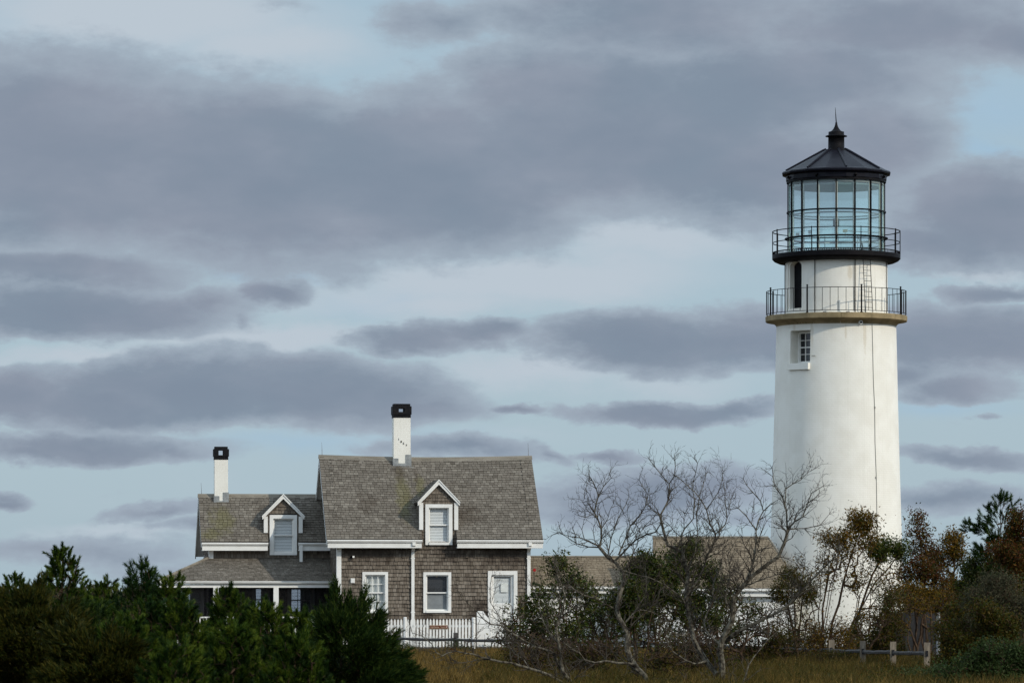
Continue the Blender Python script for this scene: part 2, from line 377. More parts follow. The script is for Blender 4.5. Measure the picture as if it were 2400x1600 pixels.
# rust streak strip, fixing stubs, vent pipe, name plate
RUSTY = mat('rusty_iron', (.10, .055, .03), rough=.9)
for a in (-39.5, -36, -33, -29.5): rbox(MB(), radial_frame(a), -.014, .014, R(139), R(140) + .03, zf(764.5), zf(761)).build('fixing_bolt', RUSTY, LH)
fv = radial_frame(22.9); m = MB().tube([fv(0, R(138), zf(764)), fv(0, R(147), zf(764))], R(4.6), 14); m.build('vent_pipe', WHITE, LH)
MB().tube([fv(0, R(147.05), zf(764)), fv(0, R(147.2), zf(764))], R(2.6), 12).build('vent_opening', DARKROOM, LH)
rbox(MB(), radial_frame(-21.5), -.07, .07, R(144), R(144) + .02, zf(841.5), zf(839.8)).build('name_plate', WIRE, LH)
# cable running down the shaft
pts = []
for v, a in ((764, 36.0), (820, 36.3), (900, 36.6), (960, 37.6), (1040, 37.4), (1120, 38.2), (1255, 38.0), (1500, 39)):
    r = np.interp(v, [760, 950, 1120, 1255, 1531], [140, 144.5, 149, 153, 161]); pts.append(pol(R(r) + .012, a, zf(v)))
cable = MB().tube(pts, .011, 5)
for v in (960, 1122, 1240): cable.tube([pol(R(np.interp(v, [760, 950, 1120, 1255, 1531], [140, 144.5, 149, 153, 161])) + .02, 37.7, zf(v) + d) for d in (-.03, .03)], .025, 6)
cable.build('cable', WIRE, LH)

# stone gallery with cavetto underside, cut into blocks
gp = [(R(118), zf(742)), (R(165), zf(742)), (R(166), zf(743.2)), (R(165.6), zf(754))]
for k in range(0, 7):
    q = k / 6 * math.pi / 2; gp.append((R(140 + 24.5 * (1 - math.sin(q))), zf(755 + 12 * (1 - math.cos(q)))))
gp.append((R(118), zf(767)))
for k in range(14):
    b0 = -180 + k * 360 / 14 + 4; e = .09
    MB().lathe(gp, 10, math.radians(b0 + e), math.radians(b0 + 360 / 14 - e)).build('gallery_block', STONE, LH)
    if k < 0: break
for o in [c for c in LH.children if c.name.startswith('gallery_block')]:       # loose ends closed
    bm = bmesh.new(); bm.from_mesh(o.data); bmesh.ops.remove_doubles(bm, verts=bm.verts, dist=1e-4); bmesh.ops.holes_fill(bm, edges=bm.edges); bm.to_mesh(o.data); bm.free()
for a in (-9.6, 9.5): rbox(MB(), radial_frame(a), -.06, .06, R(158), R(164), zf(742) + .001, zf(740)).build('rail_foot', GREYMETAL, LH)

# lower railing
r_lo = R(163.5); zt, zb = zf(684), zf(737.2)
m = MB().ring(r_lo, zt, .022, 96); m.ring(r_lo, zb, .022, 96); m.build('top_rail', BLACK, LH)
POSTA = [-24.2 + 45 * k for k in range(8)]
for a in POSTA:
    p = MB().tube([pol(r_lo, a, zf(743)), pol(r_lo, a, zt + .05)], .030, 8)
    p.lathe([(0.001, 0), (.05, 0), (.05, .03), (.001, .03)], 10)
    n = len(p.v); off = pol(r_lo, a, zf(742)); p.v[-40:] = [(x + off[0], y + off[1], z + off[2]) for x, y, z in p.v[-40:]]
    for q in range(6):
        z0 = zt + .055 + q * .013
    p.tube([pol(r_lo, a, zt + d) for d in (.05, .062, .085, .108, .12)], [.008, .030, .040, .030, .006], 10)
    p.build('railing_post', BLACK, LH)
    for k in range(1, 7): MB().tube([pol(r_lo, a + 45 * k / 7, zb), pol(r_lo, a + 45 * k / 7, zt)], .0105, 5).build('baluster', BLACK, LH)

stain(TOWERW, [((-.9, -2.1, zf(790)), (.10, .5, .9)), ((-1.55, -1.6, zf(800)), (.10, .4, 1.1)), ((.35, -2.2, zf(785)), (.06, .4, .6)), ((1.05, -1.95, zf(800)), (.09, .4, 1.2)), ((-1.3, -1.7, zf(690)), (.2, .5, .8)), ((.5, -1.8, zf(650)), (.15, .5, .5))], (.55, .47, .34), .45)
# watch room
wr = R(120.5)
room = MB().lathe([(0, zf(744)), (wr, zf(744)), (R(119.5), zf(615)), (0, zf(615))], 160, closed=False).build('watch_room', TOWERW, LH); weld(room)
DA = -55.5; dz0, dz1 = zf(727), zf(628)
cutr = radial_box(DA, .98, wr - .10, wr + .4, dz0 + .0, dz1, True).build('cut', None, LH)
cutd = radial_box(DA, .78, wr - .55, wr + .2, dz0 + .012, dz1 - .02, True).build('cut', None, LH)
boolean_cut(room, [cutr, cutd])
radial_box(DA, .80, wr - .50, wr - .30, dz0 + .01, dz1 - .02, True).build('door', BLACK, LH)
MB().lathe([(R(119.5), zf(744) ), (wr + .03, zf(744)), (wr + .03, zf(738)), (R(119.5), zf(737))], 96).build('base_course', TOWERW, LH)
for a, w_ in ((-79, .016), (-24, .016), (21.2, .012), (20, .007), (74, .014)):
    MB().tube([pol(wr + .025, a, zf(617)), pol(wr + .025, a, zf(742))], w_, 6).build('conduit', BLACK, LH)
m = MB()
def lp(x, z):                                     # a point of the leaning ladder seen from the front
    xx = (x - 866) / 3.92 * LY / FPX
    return (xx, -math.sqrt(max(0, (wr + .10 + .55 * (zf(617) - z) / 2.0 * .35) ** 2 - xx * xx)), z)
zt_, zb_ = zf(580), zf(741)
for xa, xb in ((1102, 1130), (1166, 1197)):
    m.tube([lp(xa + (xb - xa) * t, zt_ + (zb_ - zt_) * t) for t in (0, .5, 1)], .014, 6)
for k in range(1, 13):
    t = k / 13; z = zt_ + (zb_ - zt_) * t
    m.tube([lp(1102 + 28 * t, z), lp(1166 + 31 * t, z)], .009, 5)
m.build('ladder', BLACK, LH)
fq = radial_frame(19); m = MB().tube([fq(-.12, wr + .16, zf(606)), fq(.12, wr + .16, zf(606))], .085, 12); rbox(m, fq, -.03, .03, wr, wr + .12, zf(608), zf(602)); m.build('horn', BLACK, LH)

# upper iron gallery
dk = [(R(100), zf(598.2)), (R(149.5), zf(598.2)), (R(150), zf(600)), (R(150), zf(608)), (R(145), zf(613)), (R(136), zf(617)), (R(121), zf(617.5)), (R(100), zf(617.5))]
MB().lathe(dk, 96).build('gallery_deck', BLACK, LH)
m = MB()
for k in range(170):
    a = k * 360 / 170; m.tube([pol(R(148.5), a, zf(598)), pol(R(148.5), a, zf(592.5))], .016, 4, cap=False)
m.ring(R(148.5), zf(592.2), .03, 96); m.build('kick_rail', BLACK, LH)
ru = R(149)
MB().ring(ru, zf(543.6), .030, 96).build('top_rail', BLACK, LH)
MB().ring(ru, zf(569.6), .026, 96).build('middle_rail', BLACK, LH)
for a in (22.5, 67.5, 90, 112.5, 157.5, -22.5, -67.5, -90, -112.5, -157.5, 10.5 + 180):
    MB().tube([pol(ru, a, zf(599)), pol(ru, a, zf(543.6) + .04), ], .017 if abs(a) != 67.5 else .026, 6).build('railing_post', BLACK, LH)

# lantern: sixteen panes between iron bars
rl = R(112.6); lz0, lz1 = zf(597), zf(424)
for k in range(16):
    a0 = k * 22.5; a1 = a0 + 22.5
    MB().add([pol(rl - .02, a0, lz0), pol(rl - .02, a1, lz0), pol(rl - .02, a1, lz1), pol(rl - .02, a0, lz1)], [(0, 1, 2, 3)]).build('lantern_pane', LGLASS, LH)
    f = radial_frame(a0)
    b = MB(); rbox(b, f, -.024, .024, rl - .015, rl + .03, lz0, lz1); b = b.build('lantern_bar', BLACK, LH)
    i = MB(); rbox(i, f, -.045, .045, rl - .07, rl - .025, lz0, lz1); i.build('inner_liner', CREAM, b)
m = MB()
for v, t, h in ((499, .06, .05), (560, .13, .045), (596, .08, .07), (427, .06, .10)):
    m.lathe([(rl + .0, zf(v) - h / 2), (rl + .0 + t, zf(v) - h / 2), (rl + t, zf(v) + h / 2), (rl, zf(v) + h / 2)], 96)
m.build('lantern_ring', BLACK, LH)
m = MB()
for v in (560, 575, 590): m.ring(rl - .10, zf(v), .04, 64)
m.ring(rl - .10, zf(506), .05, 64)
m.build('inner_rail', GREYMETAL, LH)
# inside: lamp on a pole, flood lights, ladder, floor and ceiling
m = MB().box(-.115, .115, -.1, .1, zf(529), zf(513))
for k in range(5): m.box(-.125 + k * .055, -.105 + k * .055, -.115, .115, zf(528), zf(514))
BEACON = mat('beacon_housing', (.045, .047, .05), (.075, .077, .08), rough=.5)
m.build('beacon', BEACON, LH)
m = MB().tube([(0, 0, zf(529)), (0, 0, zf(598))], .022, 8)
for z in (533, 537, 541, 545): m.ring(.08, zf(z), .014, 20)
m.tube([(.05, 0, zf(545)), (.08, 0, zf(560)), (.03, 0, zf(575)), (.07, 0, zf(598))], .012, 5)
m.build('beacon_stand', BEACON, LH)
def lampbox(x, y, v, wd, ht, mt): MB().box(x - wd / 2, x + wd / 2, y - .08, y + .08, zf(v) - ht / 2, zf(v) + ht / 2).tube([(x, y, zf(v) - ht / 2), (x, y, zf(560))], .012, 5).build('flood_lamp', mt, LH)
lampbox(-1.44, -.6, 551.5, .14, .08, GREYMETAL); lampbox(-.98, -.9, 548.5, .13, .10, GREYMETAL)
lampbox(.33, -1.1, 547, .18, .09, mat('buff_lamp', (.40, .33, .24), rough=.6)); lampbox(-.34, .9, 563, .18, .09, CREAM)
m = MB().tube([(.45, -1.2, zf(548)), (1.0, -1.0, zf(549)), (1.6, -.2, zf(547.5))], .018, 5)
m.tube([(.78, 0, zf(552)), (1.1, .1, zf(590))], .015, 5).tube([(.92, .3, zf(552)), (.92, .3, zf(592))], .015, 5).tube([(.8, .3, zf(555)), (.8, .3, zf(592))], .012, 5)
m.build('inner_ladder', GREYMETAL, LH)
MB().lathe([(.001, zf(598) + .02), (rl - .05, zf(598) + .02), (rl - .05, zf(598) + .05), (.001, zf(598) + .05)], 48).build('lantern_floor', GREYMETAL, LH)
m = MB(); cp = [(rl - .2, zf(436)), (rl - .02, zf(436)), (rl - .02, zf(424)), (.02, zf(385)), (.02, zf(388)), (rl - .22, zf(424))]
m.lathe(cp, 64).build('lantern_ceiling', mat('ceiling_paint', (.20, .24, .24), rough=.6), LH)

MB().lathe([(rl - .16, zf(441)), (rl - .09, zf(441)), (rl - .09, zf(426)), (rl - .16, zf(426))], 64).build('inner_band', mat('band_paint', (.16, .19, .18), (.24, .27, .25), scale=6, rough=.6), LH)
# roof, ribs, ventilator, rod
rp = [(R(17), zf(352)), (R(30), zf(354)), (R(118), zf(401.5)), (R(127), zf(404.5)), (R(129), zf(407.5)), (R(128), zf(411)), (R(122), zf(413)), (R(120), zf(415)), (R(119.5), zf(424.5)), (R(113), zf(426)), (R(113), zf(421)), (R(100), zf(396)), (R(17), zf(356))]
MB().lathe(rp, 16, math.radians(11.25), math.radians(371.25)).build('lantern_roof', BLACKROOF, LH)
for k in range(16):
    if k % 2: continue
    a = k * 22.5 + 11.25
    MB().tube([pol(R(24), a, zf(351)), pol(R(31), a, zf(353.5)), pol(R(120), a, zf(401.4))], [.055, .05, .035], 6).build('roof_rib', BLACKROOF, LH)
    MB().tube([pol(R(123), a + 11, zf(418)), pol(R(114), a + 11, zf(423))], .05, 6).build('roof_bracket', BLACK, LH)
f = radial_frame(3); m = MB(); rbox(m, f, -.13, .13, R(66), R(78), zf(386), zf(381)); m.build('roof_hatch', GREYMETAL, LH)
vp = [(.001, zf(352)), (R(31), zf(355.5)), (R(29), zf(352)), (R(19.2), zf(350.5)), (R(18.8), zf(322)), (R(21), zf(321.5)), (R(25.7), zf(320.5)), (R(25.2), zf(318.8)), (R(19), zf(317)),
      (R(18.3), zf(315.5)), (R(18.3), zf(309.5)), (R(14), zf(308.5)), (R(10.5), zf(306.5)), (R(6.5), zf(301.5)), (R(4.0), zf(296.5)), (R(2.6), zf(291.5)), (R(2.2), zf(287.5)), (.001, zf(286.5))]
MB().lathe(vp, 32, closed=False).build('ventilator', BLACK, LH, True)
MB().tube([(0, 0, zf(288)), (-.02, 0, zf(270)), (-.035, 0, zf(252.5))], [.022, .015, .006], 6).build('lightning_rod', BLACK, LH)
# ------------------------------------------------------------------ keeper's house (local frame: a along the front, b back, z up)
AL = math.radians(7.5); CA, SA = math.cos(AL), math.sin(AL)
OX, OY = (790.6 - 1200) / FPX * 155.0, 155.0
HOUSE = empty('keepers_house', (OX, OY, 0), AL, 'grey shingled keeper\'s house with white trim, two white chimneys and a porch', 'house')
def ha(u, b):
    k = (u - 1200) / FPX; return (k * (OY + b * CA) - OX + b * SA) / (CA - k * SA)
def hz(v, u, b):
    a = ha(u, b); return EYE + (1400 - v) / FPX * (OY + a * SA + b * CA)
rng = random.Random(5)

def shingles(mb, o, P, Q, N, L, row, spans, wid=(.09, .17), thick=.018, post=None, q0=0.0, droop=.006):
    """courses of single shingles on a plane: o origin, P along, Q up the slope, N outward"""
    o, P, Q, N = map(Vector, (o, P, Q, N)); q = q0
    while q < L - 1e-4:
        q2 = min(q + row, L)
        for (s0, s1) in spans(q, q2):
            p = s0
            while p < s1 - 1e-4:
                p2 = min(p + rng.uniform(*wid), s1)
                if s1 - p2 < .04: p2 = s1
                t = thick * rng.uniform(.7, 1.3); d = rng.uniform(-droop, droop); lo = max(q + d, q0 - .01); g = .005
                pts = [o + P * (p + g) + Q * lo, o + P * (p2 - g) + Q * lo, o + P * (p2 - g) + Q * lo + N * t, o + P * (p + g) + Q * lo + N * t,
                       o + P * (p2 - g) + Q * (q2 + .012) + N * (t * .22), o + P * (p + g) + Q * (q2 + .012) + N * (t * .22)]
                if post: pts = [post(x) for x in pts]
                mb.add(pts, [(0, 1, 2, 3), (3, 2, 4, 5)]); p = p2
        q = q2
    return mb

def holes_spans(s0, s1, holes):
    """holes: (a0, a1, q0, q1)"""
    def f(q, q2):
        out = [(s0, s1)]; mid = (q + q2) / 2
        for h0, h1, z0, z1 in holes:
            if z0 < mid < z1:
                nxt = []
                for a, b in out:
                    if h1 <= a or h0 >= b: nxt.append((a, b)); continue
                    if h0 > a: nxt.append((a, h0))
                    if h1 < b: nxt.append((h1, b))
                out = nxt
        return out
    return f

def wall_rows(mb, a0, a1, z0, z1, b, holes, depth=.02):
    """plain sheathing with openings, behind the shingles"""
    xs = sorted({a0, a1, *[x for h in holes for x in h[:2] if a0 < x < a1]}); zs = sorted({z0, z1, *[z for h in holes for z in h[2:] if z0 < z < z1]})
    for i in range(len(xs) - 1):
        for j in range(len(zs) - 1):
            cx, cz = (xs[i] + xs[i + 1]) / 2, (zs[j] + zs[j + 1]) / 2
            if any(h[0] < cx < h[1] and h[2] < cz < h[3] for h in holes): continue
            mb.add([(xs[i], b, zs[j]), (xs[i + 1], b, zs[j]), (xs[i + 1], b, zs[j + 1]), (xs[i], b, zs[j + 1])], [(0, 1, 2, 3)])
    return mb

def glow_blind():
    # blinds that glow by themselves, standing in for daylight through the room
    if 'painted_daylight_blind' in bpy.data.materials: return bpy.data.materials['painted_daylight_blind']
    m = mat('painted_daylight_blind', (.62, .68, .78), rough=.5); b = m.node_tree.nodes['Principled BSDF']
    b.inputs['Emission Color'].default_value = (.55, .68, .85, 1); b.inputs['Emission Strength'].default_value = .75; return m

def window(u0, u1, v0, v1, b, style, cols=1, rows=1, parent=None, casing=.105, trim=None, rect=None):
    """double hung window in a wall facing the front; returns its opening (a0, a1, z0, z1)"""
    parent = parent or HOUSE; trim = trim or WHITE
    if rect: a0, a1, z0, z1 = rect
    else:
        a0, a1 = ha(u0, b), ha(u1, b); um = (u0 + u1) / 2; z1, z0 = hz(v0, um, b), hz(v1, um, b)
    c = casing; f0, f1 = b - .08, b + .02
    W_ = MB().box(a0, a0 + c, f0, f1, z0, z1).box(a1 - c, a1, f0, f1, z0, z1).box(a0 + c, a1 - c, f0 + .001, f1, z1 - c, z1).box(a0 + c, a1 - c, f0 - .03, f1, z0, z0 + c * .75)
    ia, ib, ic, id_ = a0 + c, a1 - c, z0 + c * .75, z1 - c            # daylight opening
    W_.box(ia - .03, ia, b + .02, b + .14, ic, id_).box(ib, ib + .03, b + .02, b + .14, ic, id_).box(ia - .03, ib + .03, b + .02, b + .14, id_, id_ + .03).box(ia - .03, ib + .03, b + .02, b + .14, ic - .03, ic)
    win = W_.build('window', trim, parent)
    zm = (ic + id_) / 2; fr = .045
    for (s0, s1, y, nm) in ((zm - .02, id_, b + .005, 'sash'), (ic, zm + .02, b + .04, 'sash')):
        m = MB().box(ia, ia + fr, y, y + .03, s0, s1).box(ib - fr, ib, y, y + .03, s0, s1).box(ia + fr, ib - fr, y + .001, y + .029, s1 - fr, s1).box(ia + fr, ib - fr, y + .001, y + .029, s0, s0 + fr)
        for k in range(1, cols): x = ia + fr + (ib - ia - 2 * fr) * k / cols; m.box(x - .011, x + .011, y + .004, y + .026, s0 + fr, s1 - fr)
        for k in range(1, rows): z = s0 + fr + (s1 - s0 - 2 * fr) * k / rows; m.box(ia + fr, ib - fr, y + .006, y + .024, z - .011, z + .011)
        m.build(nm, trim, win)
        MB().add([(ia + fr, y + .015, s0 + fr), (ib - fr, y + .015, s0 + fr), (ib - fr, y + .015, s1 - fr), (ia + fr, y + .015, s1 - fr)], [(0, 1, 2, 3)]).build('pane', GLASS, win)
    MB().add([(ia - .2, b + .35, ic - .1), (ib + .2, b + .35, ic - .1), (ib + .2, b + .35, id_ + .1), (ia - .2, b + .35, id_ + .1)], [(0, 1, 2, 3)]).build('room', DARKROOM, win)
    def slats(s0, s1, x0, x1, mt, gap=.034, tilt=.018):
        m = MB(); z = s0
        while z < s1: m.add([(x0, b + .095, z), (x1, b + .095, z), (x1, b + .095 + tilt, z + gap * .78), (x0, b + .095 + tilt, z + gap * .78)], [(0, 1, 2, 3)]); z += gap
        m.build('blind', mt, win)
    if style == 'blind': slats(ic, id_, ia, ib, SLAT, .055)
    elif style == 'curtain':
        n = 24; m = MB(); V = []
        for k in range(n + 1):
            x = ia + (ib - ia) * k / n; y = b + .095 + .018 * math.sin(k * 1.9) + .008 * math.sin(k * .7)
            V += [(x, y, ic), (x, y, id_)]
        m.add(V, [(2 * k, 2 * k + 2, 2 * k + 3, 2 * k + 1) for k in range(n)]); m.build('curtain', CURTAIN, win)
    elif style == 'half':
        slats(zm, id_, ia, ib, mat('dark_blind', (.045, .045, .048), rough=.5), .045)
        MB().box(ia + .02, ib - .02, b + .09, b + .10, ic, zm).build('screen', SCREEN, win)
        MB().box((ia + ib) / 2 - .035, (ia + ib) / 2 + .025, b + .08, b + .088, id_ - .07, id_ - .04).build('brass_lamp', mat('brass', (.7, .45, .08), rough=.4), win)
    elif style == 'porch':
        xm = ia + (ib - ia) * .48
        slats(ic, id_, ia, xm, glow_blind(), .055)
        MB().box(xm, ib, b + .09, b + .10, ic, id_).build('screen', SCREEN, win)
    return (a0 + .05, a1 - .05, z0 + .05, z1 - .05)

# --- main block
bE, zE = -.38, 3.925
bR, zR = 2.80, 7.03
A0, A1 = 0.0, ha(1241, 0)
rA0 = (ha(748, bR) + ha(765, bE)) / 2; rA1 = (ha(1246, bR) + ha(1272.5, bE)) / 2
pm = (zR - zE) / (bR - bE)
wallTop = zE + (0 - bE) * pm - .05
holes = [window(849, 909, 1339.4, 1435.6, 0, 'curtain', 3, 2), window(991.8, 1057, 1340, 1435, 0, 'half'), window(996.6, 1059.8, 1181, 1276.4, -.035, 'blind', casing=.13)]
# front door
da0, da1 = ha(1143, 0), ha(1212, 0); dz1 = hz(1337, 1177, 0); dz0 = .18
dm = MB().box(da0, da0 + .13, -.08, .02, dz0, dz1).box(da1 - .13, da1, -.08, .02, dz0, dz1).box(da0 + .13, da1 - .13, -.079, .02, dz1 - .15, dz1)
door = dm.box(da0 + .13, da1 - .13, -.06, .05, dz0 - .1, dz0).build('door_frame', WHITE, HOUSE)
x0, x1 = da0 + .13, da1 - .13; zmid = hz(1413, 1177, 0); zt2 = dz1 - .15
dm = MB().box(x0, x0 + .1, 0, .045, dz0, zt2).box(x1 - .1, x1, 0, .045, dz0, zt2).box(x0 + .1, x1 - .1, .001, .044, zt2 - .07, zt2).box(x0 + .1, x1 - .1, .001, .044, zmid - .08, zmid).box(x0 + .1, x1 - .1, .012, .04, dz0, zmid - .08)
dm.box(x0 + .18, (x0 + x1) / 2 - .05, .004, .013, dz0 + .2, zmid - .2).box((x0 + x1) / 2 + .05, x1 - .18, .004, .013, dz0 + .2, zmid - .2)
dl = dm.build('door', WHITE, HOUSE)
MB().add([(x0 + .1, .02, zmid), (x1 - .1, .02, zmid), (x1 - .1, .02, zt2 - .07), (x0 + .1, .02, zt2 - .07)], [(0, 1, 2, 3)]).build('pane', GLASS, dl)
MB().box((x0 + x1) / 2 - .06, (x0 + x1) / 2 + .20, .035, .04, hz(1387, 1177, 0), hz(1366, 1177, 0)).build('notice', WHITE, dl)
MB().tube([(x0 + .06, -.03, 1.0), (x0 + .06, -.05, 1.0)], .03, 10).tube([(x0 + .06, 0, 1.0), (x0 + .06, -.03, 1.0)], .012, 8).build('handle', GREYMETAL, dl)
m = MB(); z = zmid
while z < zt2 - .1: m.add([(x0 + .1, .07, z), (x1 - .1, .07, z), (x1 - .1, .085, z + .034), (x0 + .1, .085, z + .034)], [(0, 1, 2, 3)]); z += .045
m.build('blind', SLAT, dl)
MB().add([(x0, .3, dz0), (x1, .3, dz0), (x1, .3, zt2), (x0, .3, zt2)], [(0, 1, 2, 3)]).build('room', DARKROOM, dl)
holes.append((da0 + .03, da1 - .03, 0, dz1 - .03))

gz = lambda b: zE + (b - bE) * pm - .06          # underside of the main roof
m = MB(); wall_rows(m, A0, A1, -.1, wallTop, 0, holes)
m.add([(A0, 0, -.1), (A0, 5.6, -.1), (A0, 5.6, gz(0)), (A0, 2.8, gz(2.8)), (A0, 0, gz(0))], [(0, 1, 2, 3, 4)])
m.add([(A1, 0, -.1), (A1, 5.6, -.1), (A1, 5.6, gz(0)), (A1, 2.8, gz(2.8)), (A1, 0, gz(0))], [(4, 3, 2, 1, 0)])
m.add([(A0, 5.6, -.1), (A1, 5.6, -.1), (A1, 5.6, gz(0)), (A0, 5.6, gz(0))], [(3, 2, 1, 0)])
wall = m.build('wall', UNDER, HOUSE)
dL, dR = ha(982, 0), ha(1073.8, 0)               # dormer cheeks
sh = MB(); shingles(sh, (0, -.004, .05), (1, 0, 0), (0, 0, 1), (0, -1, 0), wallTop - .06, .140, holes_spans(A0 + .14, A1 - .08, [(h[0] - .0, h[1], h[2] - .05, h[3] - .05) for h in holes]), (.07, .16), .054)
gabl = lambda q, q2: [(max(0.14, (q + .05 - gz(0)) / pm), 5.6 - max(0, (q + .05 - gz(0)) / pm))] if (q + .05 - gz(0)) / pm < 2.6 else []
shingles(sh, (A0 - .004, 0, .05), (0, 1, 0), (0, 0, 1), (-1, 0, 0), gz(2.8) - .05, .140, gabl, (.08, .17), .036)
shingles(sh, (A1 + .004, 0, .05), (0, 1, 0), (0, 0, 1), (1, 0, 0), gz(2.8) - .05, .140, gabl, (.08, .17), .036)
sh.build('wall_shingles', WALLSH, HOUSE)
m = MB().box(A0 - .03, A0 + .14, -.075, .0, -.05, gz(0) - .0).box(A0 - .03, A0, 0, .13, -.05, gz(0))
m.build('corner_board', WHITE, HOUSE)
MB().box(A1 - .09, A1 + .03, -.075, .0, -.05, gz(0)).box(A1, A1 + .03, 0, .13, -.05, gz(0)).build('corner_board', WHITE, HOUSE)

# main roof
Q = Vector((0, bR - bE, zR - zE)); SL = Q.length; Q.normalize(); NF = Vector((0, -Q.z, Q.y))
def sag(p):
    t = min(max((p[2] - zE) / (zR - zE), 0), 1.05); x = (p[0] - rA0) / (rA1 - rA0)
    return Vector((p[0], p[1], p[2] - .075 * t * math.sin(math.pi * min(max(x, 0), 1)) ** 1.0))
cutA, cutB = ha(990, bE), ha(1071, bE)
sN = (-.03 - bE) / (bR - bE) * SL                # slope length in front of the wall line
roofsp = holes_spans(rA0, rA1, [(cutA, cutB, -1, sN), (dL + .08, dR - .08, sN - .05, (.45 - bE) / (bR - bE) * SL)])
m = MB(); shingles(m, (0, bE, zE), (1, 0, 0), Q, NF, SL, .128, roofsp, (.12, .2), .026, sag)
QB = Vector((0, -(bR - bE), zR - zE)).normalized(); NB = Vector((0, QB.z, -QB.y)); NB = Vector((0, 1, 1)).normalized()
shingles(m, (0, 2 * bR - bE, zE), (1, 0, 0), QB, NB, SL, .123, lambda q, q2: [(rA0, rA1)], (.10, .2), .017, sag)
m.build('roof', ROOFSH, HOUSE)
# boards under the shingles, so that the roof has thickness
m = MB(); e = .05
for a, b_, f0 in ((rA0, cutA, bE), (cutA, cutB, .45), (cutB, rA1, bE)):
    n = 8
    for k in range(n):
        xa, xb = a + (b_ - a) * k / n, a + (b_ - a) * (k + 1) / n
        P4 = [(xa, f0, zE + (f0 - bE) * pm - .012), (xb, f0, zE + (f0 - bE) * pm - .012), (xb, bR, zR - .012), (xa, bR, zR - .012)]
        P4 = [sag(p) for p in P4]; m.prism(P4, (0, 0, -e))
P4 = [(rA0, bR, zR - .09), (rA1, bR, zR - .09), (rA1, 2 * bR - bE, zE - .012), (rA0, 2 * bR - bE, zE - .012)]; m.prism(P4, (0, 0, -e))
m.build('roof_deck', UNDER, HOUSE)
# rake boards
m = MB()
for x in (rA0 + .0, rA1 - .035):
    for (ya, za, yb, zb2) in ((bE + .02, zE - .03, bR, zR - .03), (2 * bR - bE - .02, zE - .03, bR, zR - .03)):
        m.prism([(x, ya, za), (x, yb, zb2), (x, yb, zb2 - .2), (x, ya, za - .2)], (.035, 0, 0))
m.build('rake_board', WHITE, HOUSE)
# soffit closers between rake and gable wall
m = MB()
for x0_, x1_ in ((rA0 + .035, A0), (A1, rA1 - .035)):
    for (ya, yb) in ((bE + .03, bR), (2 * bR - bE - .03, bR)):
        m.prism([(x0_, ya, zE - .12), (x1_, ya, zE - .12), (x1_, yb, zR - .12), (x0_, yb, zR - .12)], (0, 0, -.02))
m.build('soffit', WHITE, HOUSE)
m = MB()
n = 14
for k in range(n):
    xa, xb = rA0 - .02 + (rA1 - rA0 + .04) * k / n, rA0 - .02 + (rA1 - rA0 + .04) * (k + 1) / n
    za, zb_ = [zR - .075 * math.sin(math.pi * min(max((x - rA0) / (rA1 - rA0), 0), 1)) for x in (xa, xb)]
    V = [(xa, bR - .13, za - .1), (xa, bR - .10, za - .07), (xa, bR, za + .055), (xa, bR + .13, za - .08)]
    V2 = [(xb, y, z + zb_ - za) for _, y, z in V]
    m.add(V + V2, [(0, 4, 5, 1), (1, 5, 6, 2), (2, 6, 7, 3), (3, 7, 4, 0)] + ([(0, 1, 2, 3)] if k == 0 else []) + ([(7, 6, 5, 4)] if k == n - 1 else []))
m.build('ridge_board', RIDGEB, HOUSE)

def gutter(a0, a1, b, z, mt, name='gutter', h=.29):
    """white box gutter over a fascia, with a return at both ends; z is its top"""
    m = MB()
    prof = [(-.02, 0), (-.125, 0), (-.135, -.03), (-.11, -.085), (-.06, -.12), (-.02, -.12)]
    m.prism([(a0, b + y, z + q) for y, q in prof], (a1 - a0, 0, 0))
    m.box(a0 + .02, a1 - .02, b - .055, b + .0, z - h, z - .122)
    m.box(a0 + .02, a1 - .02, b, b + .36, z - h, z - h + .03)
    return m.build(name, mt, HOUSE)
zg = hz(1264.5, 900, bE - .12)
g1 = gutter(rA0 + .02, ha(990, bE - .1), bE, zg, WHITE); g2 = gutter(ha(1071, bE - .1), rA1 - .0, bE, zg, WHITE)
def downspout(u, b0, ztop, zbot, mt, wall_b=0.0):
    a = ha(u, wall_b - .07); p = [(a, b0, ztop), (a, b0, ztop - .12), (a, wall_b - .075, ztop - .36), (a, wall_b - .075, zbot)]
    m = MB(); w = .055
    for i in range(len(p) - 1):
        (xa, ya, za), (xb, yb, zb_) = p[i], p[i + 1]
        d = .045 if i != 1 else .05
        m.prism([(xa - w, ya - d, za), (xa + w, ya - d, za), (xa + w, ya + d, za), (xa - w, ya + d, za)], (0, yb - ya, zb_ - za))
    for z in (zbot + 1.2, ztop - .6): m.box(a - .075, a + .075, wall_b - .125, wall_b - .02, z, z + .04)
    m.build('downspout', mt, HOUSE)
downspout(967.6, bE - .07, zg - .08, .05, WHITE); downspout(1239, bE - .07, zg - .08, .05, WHITE)

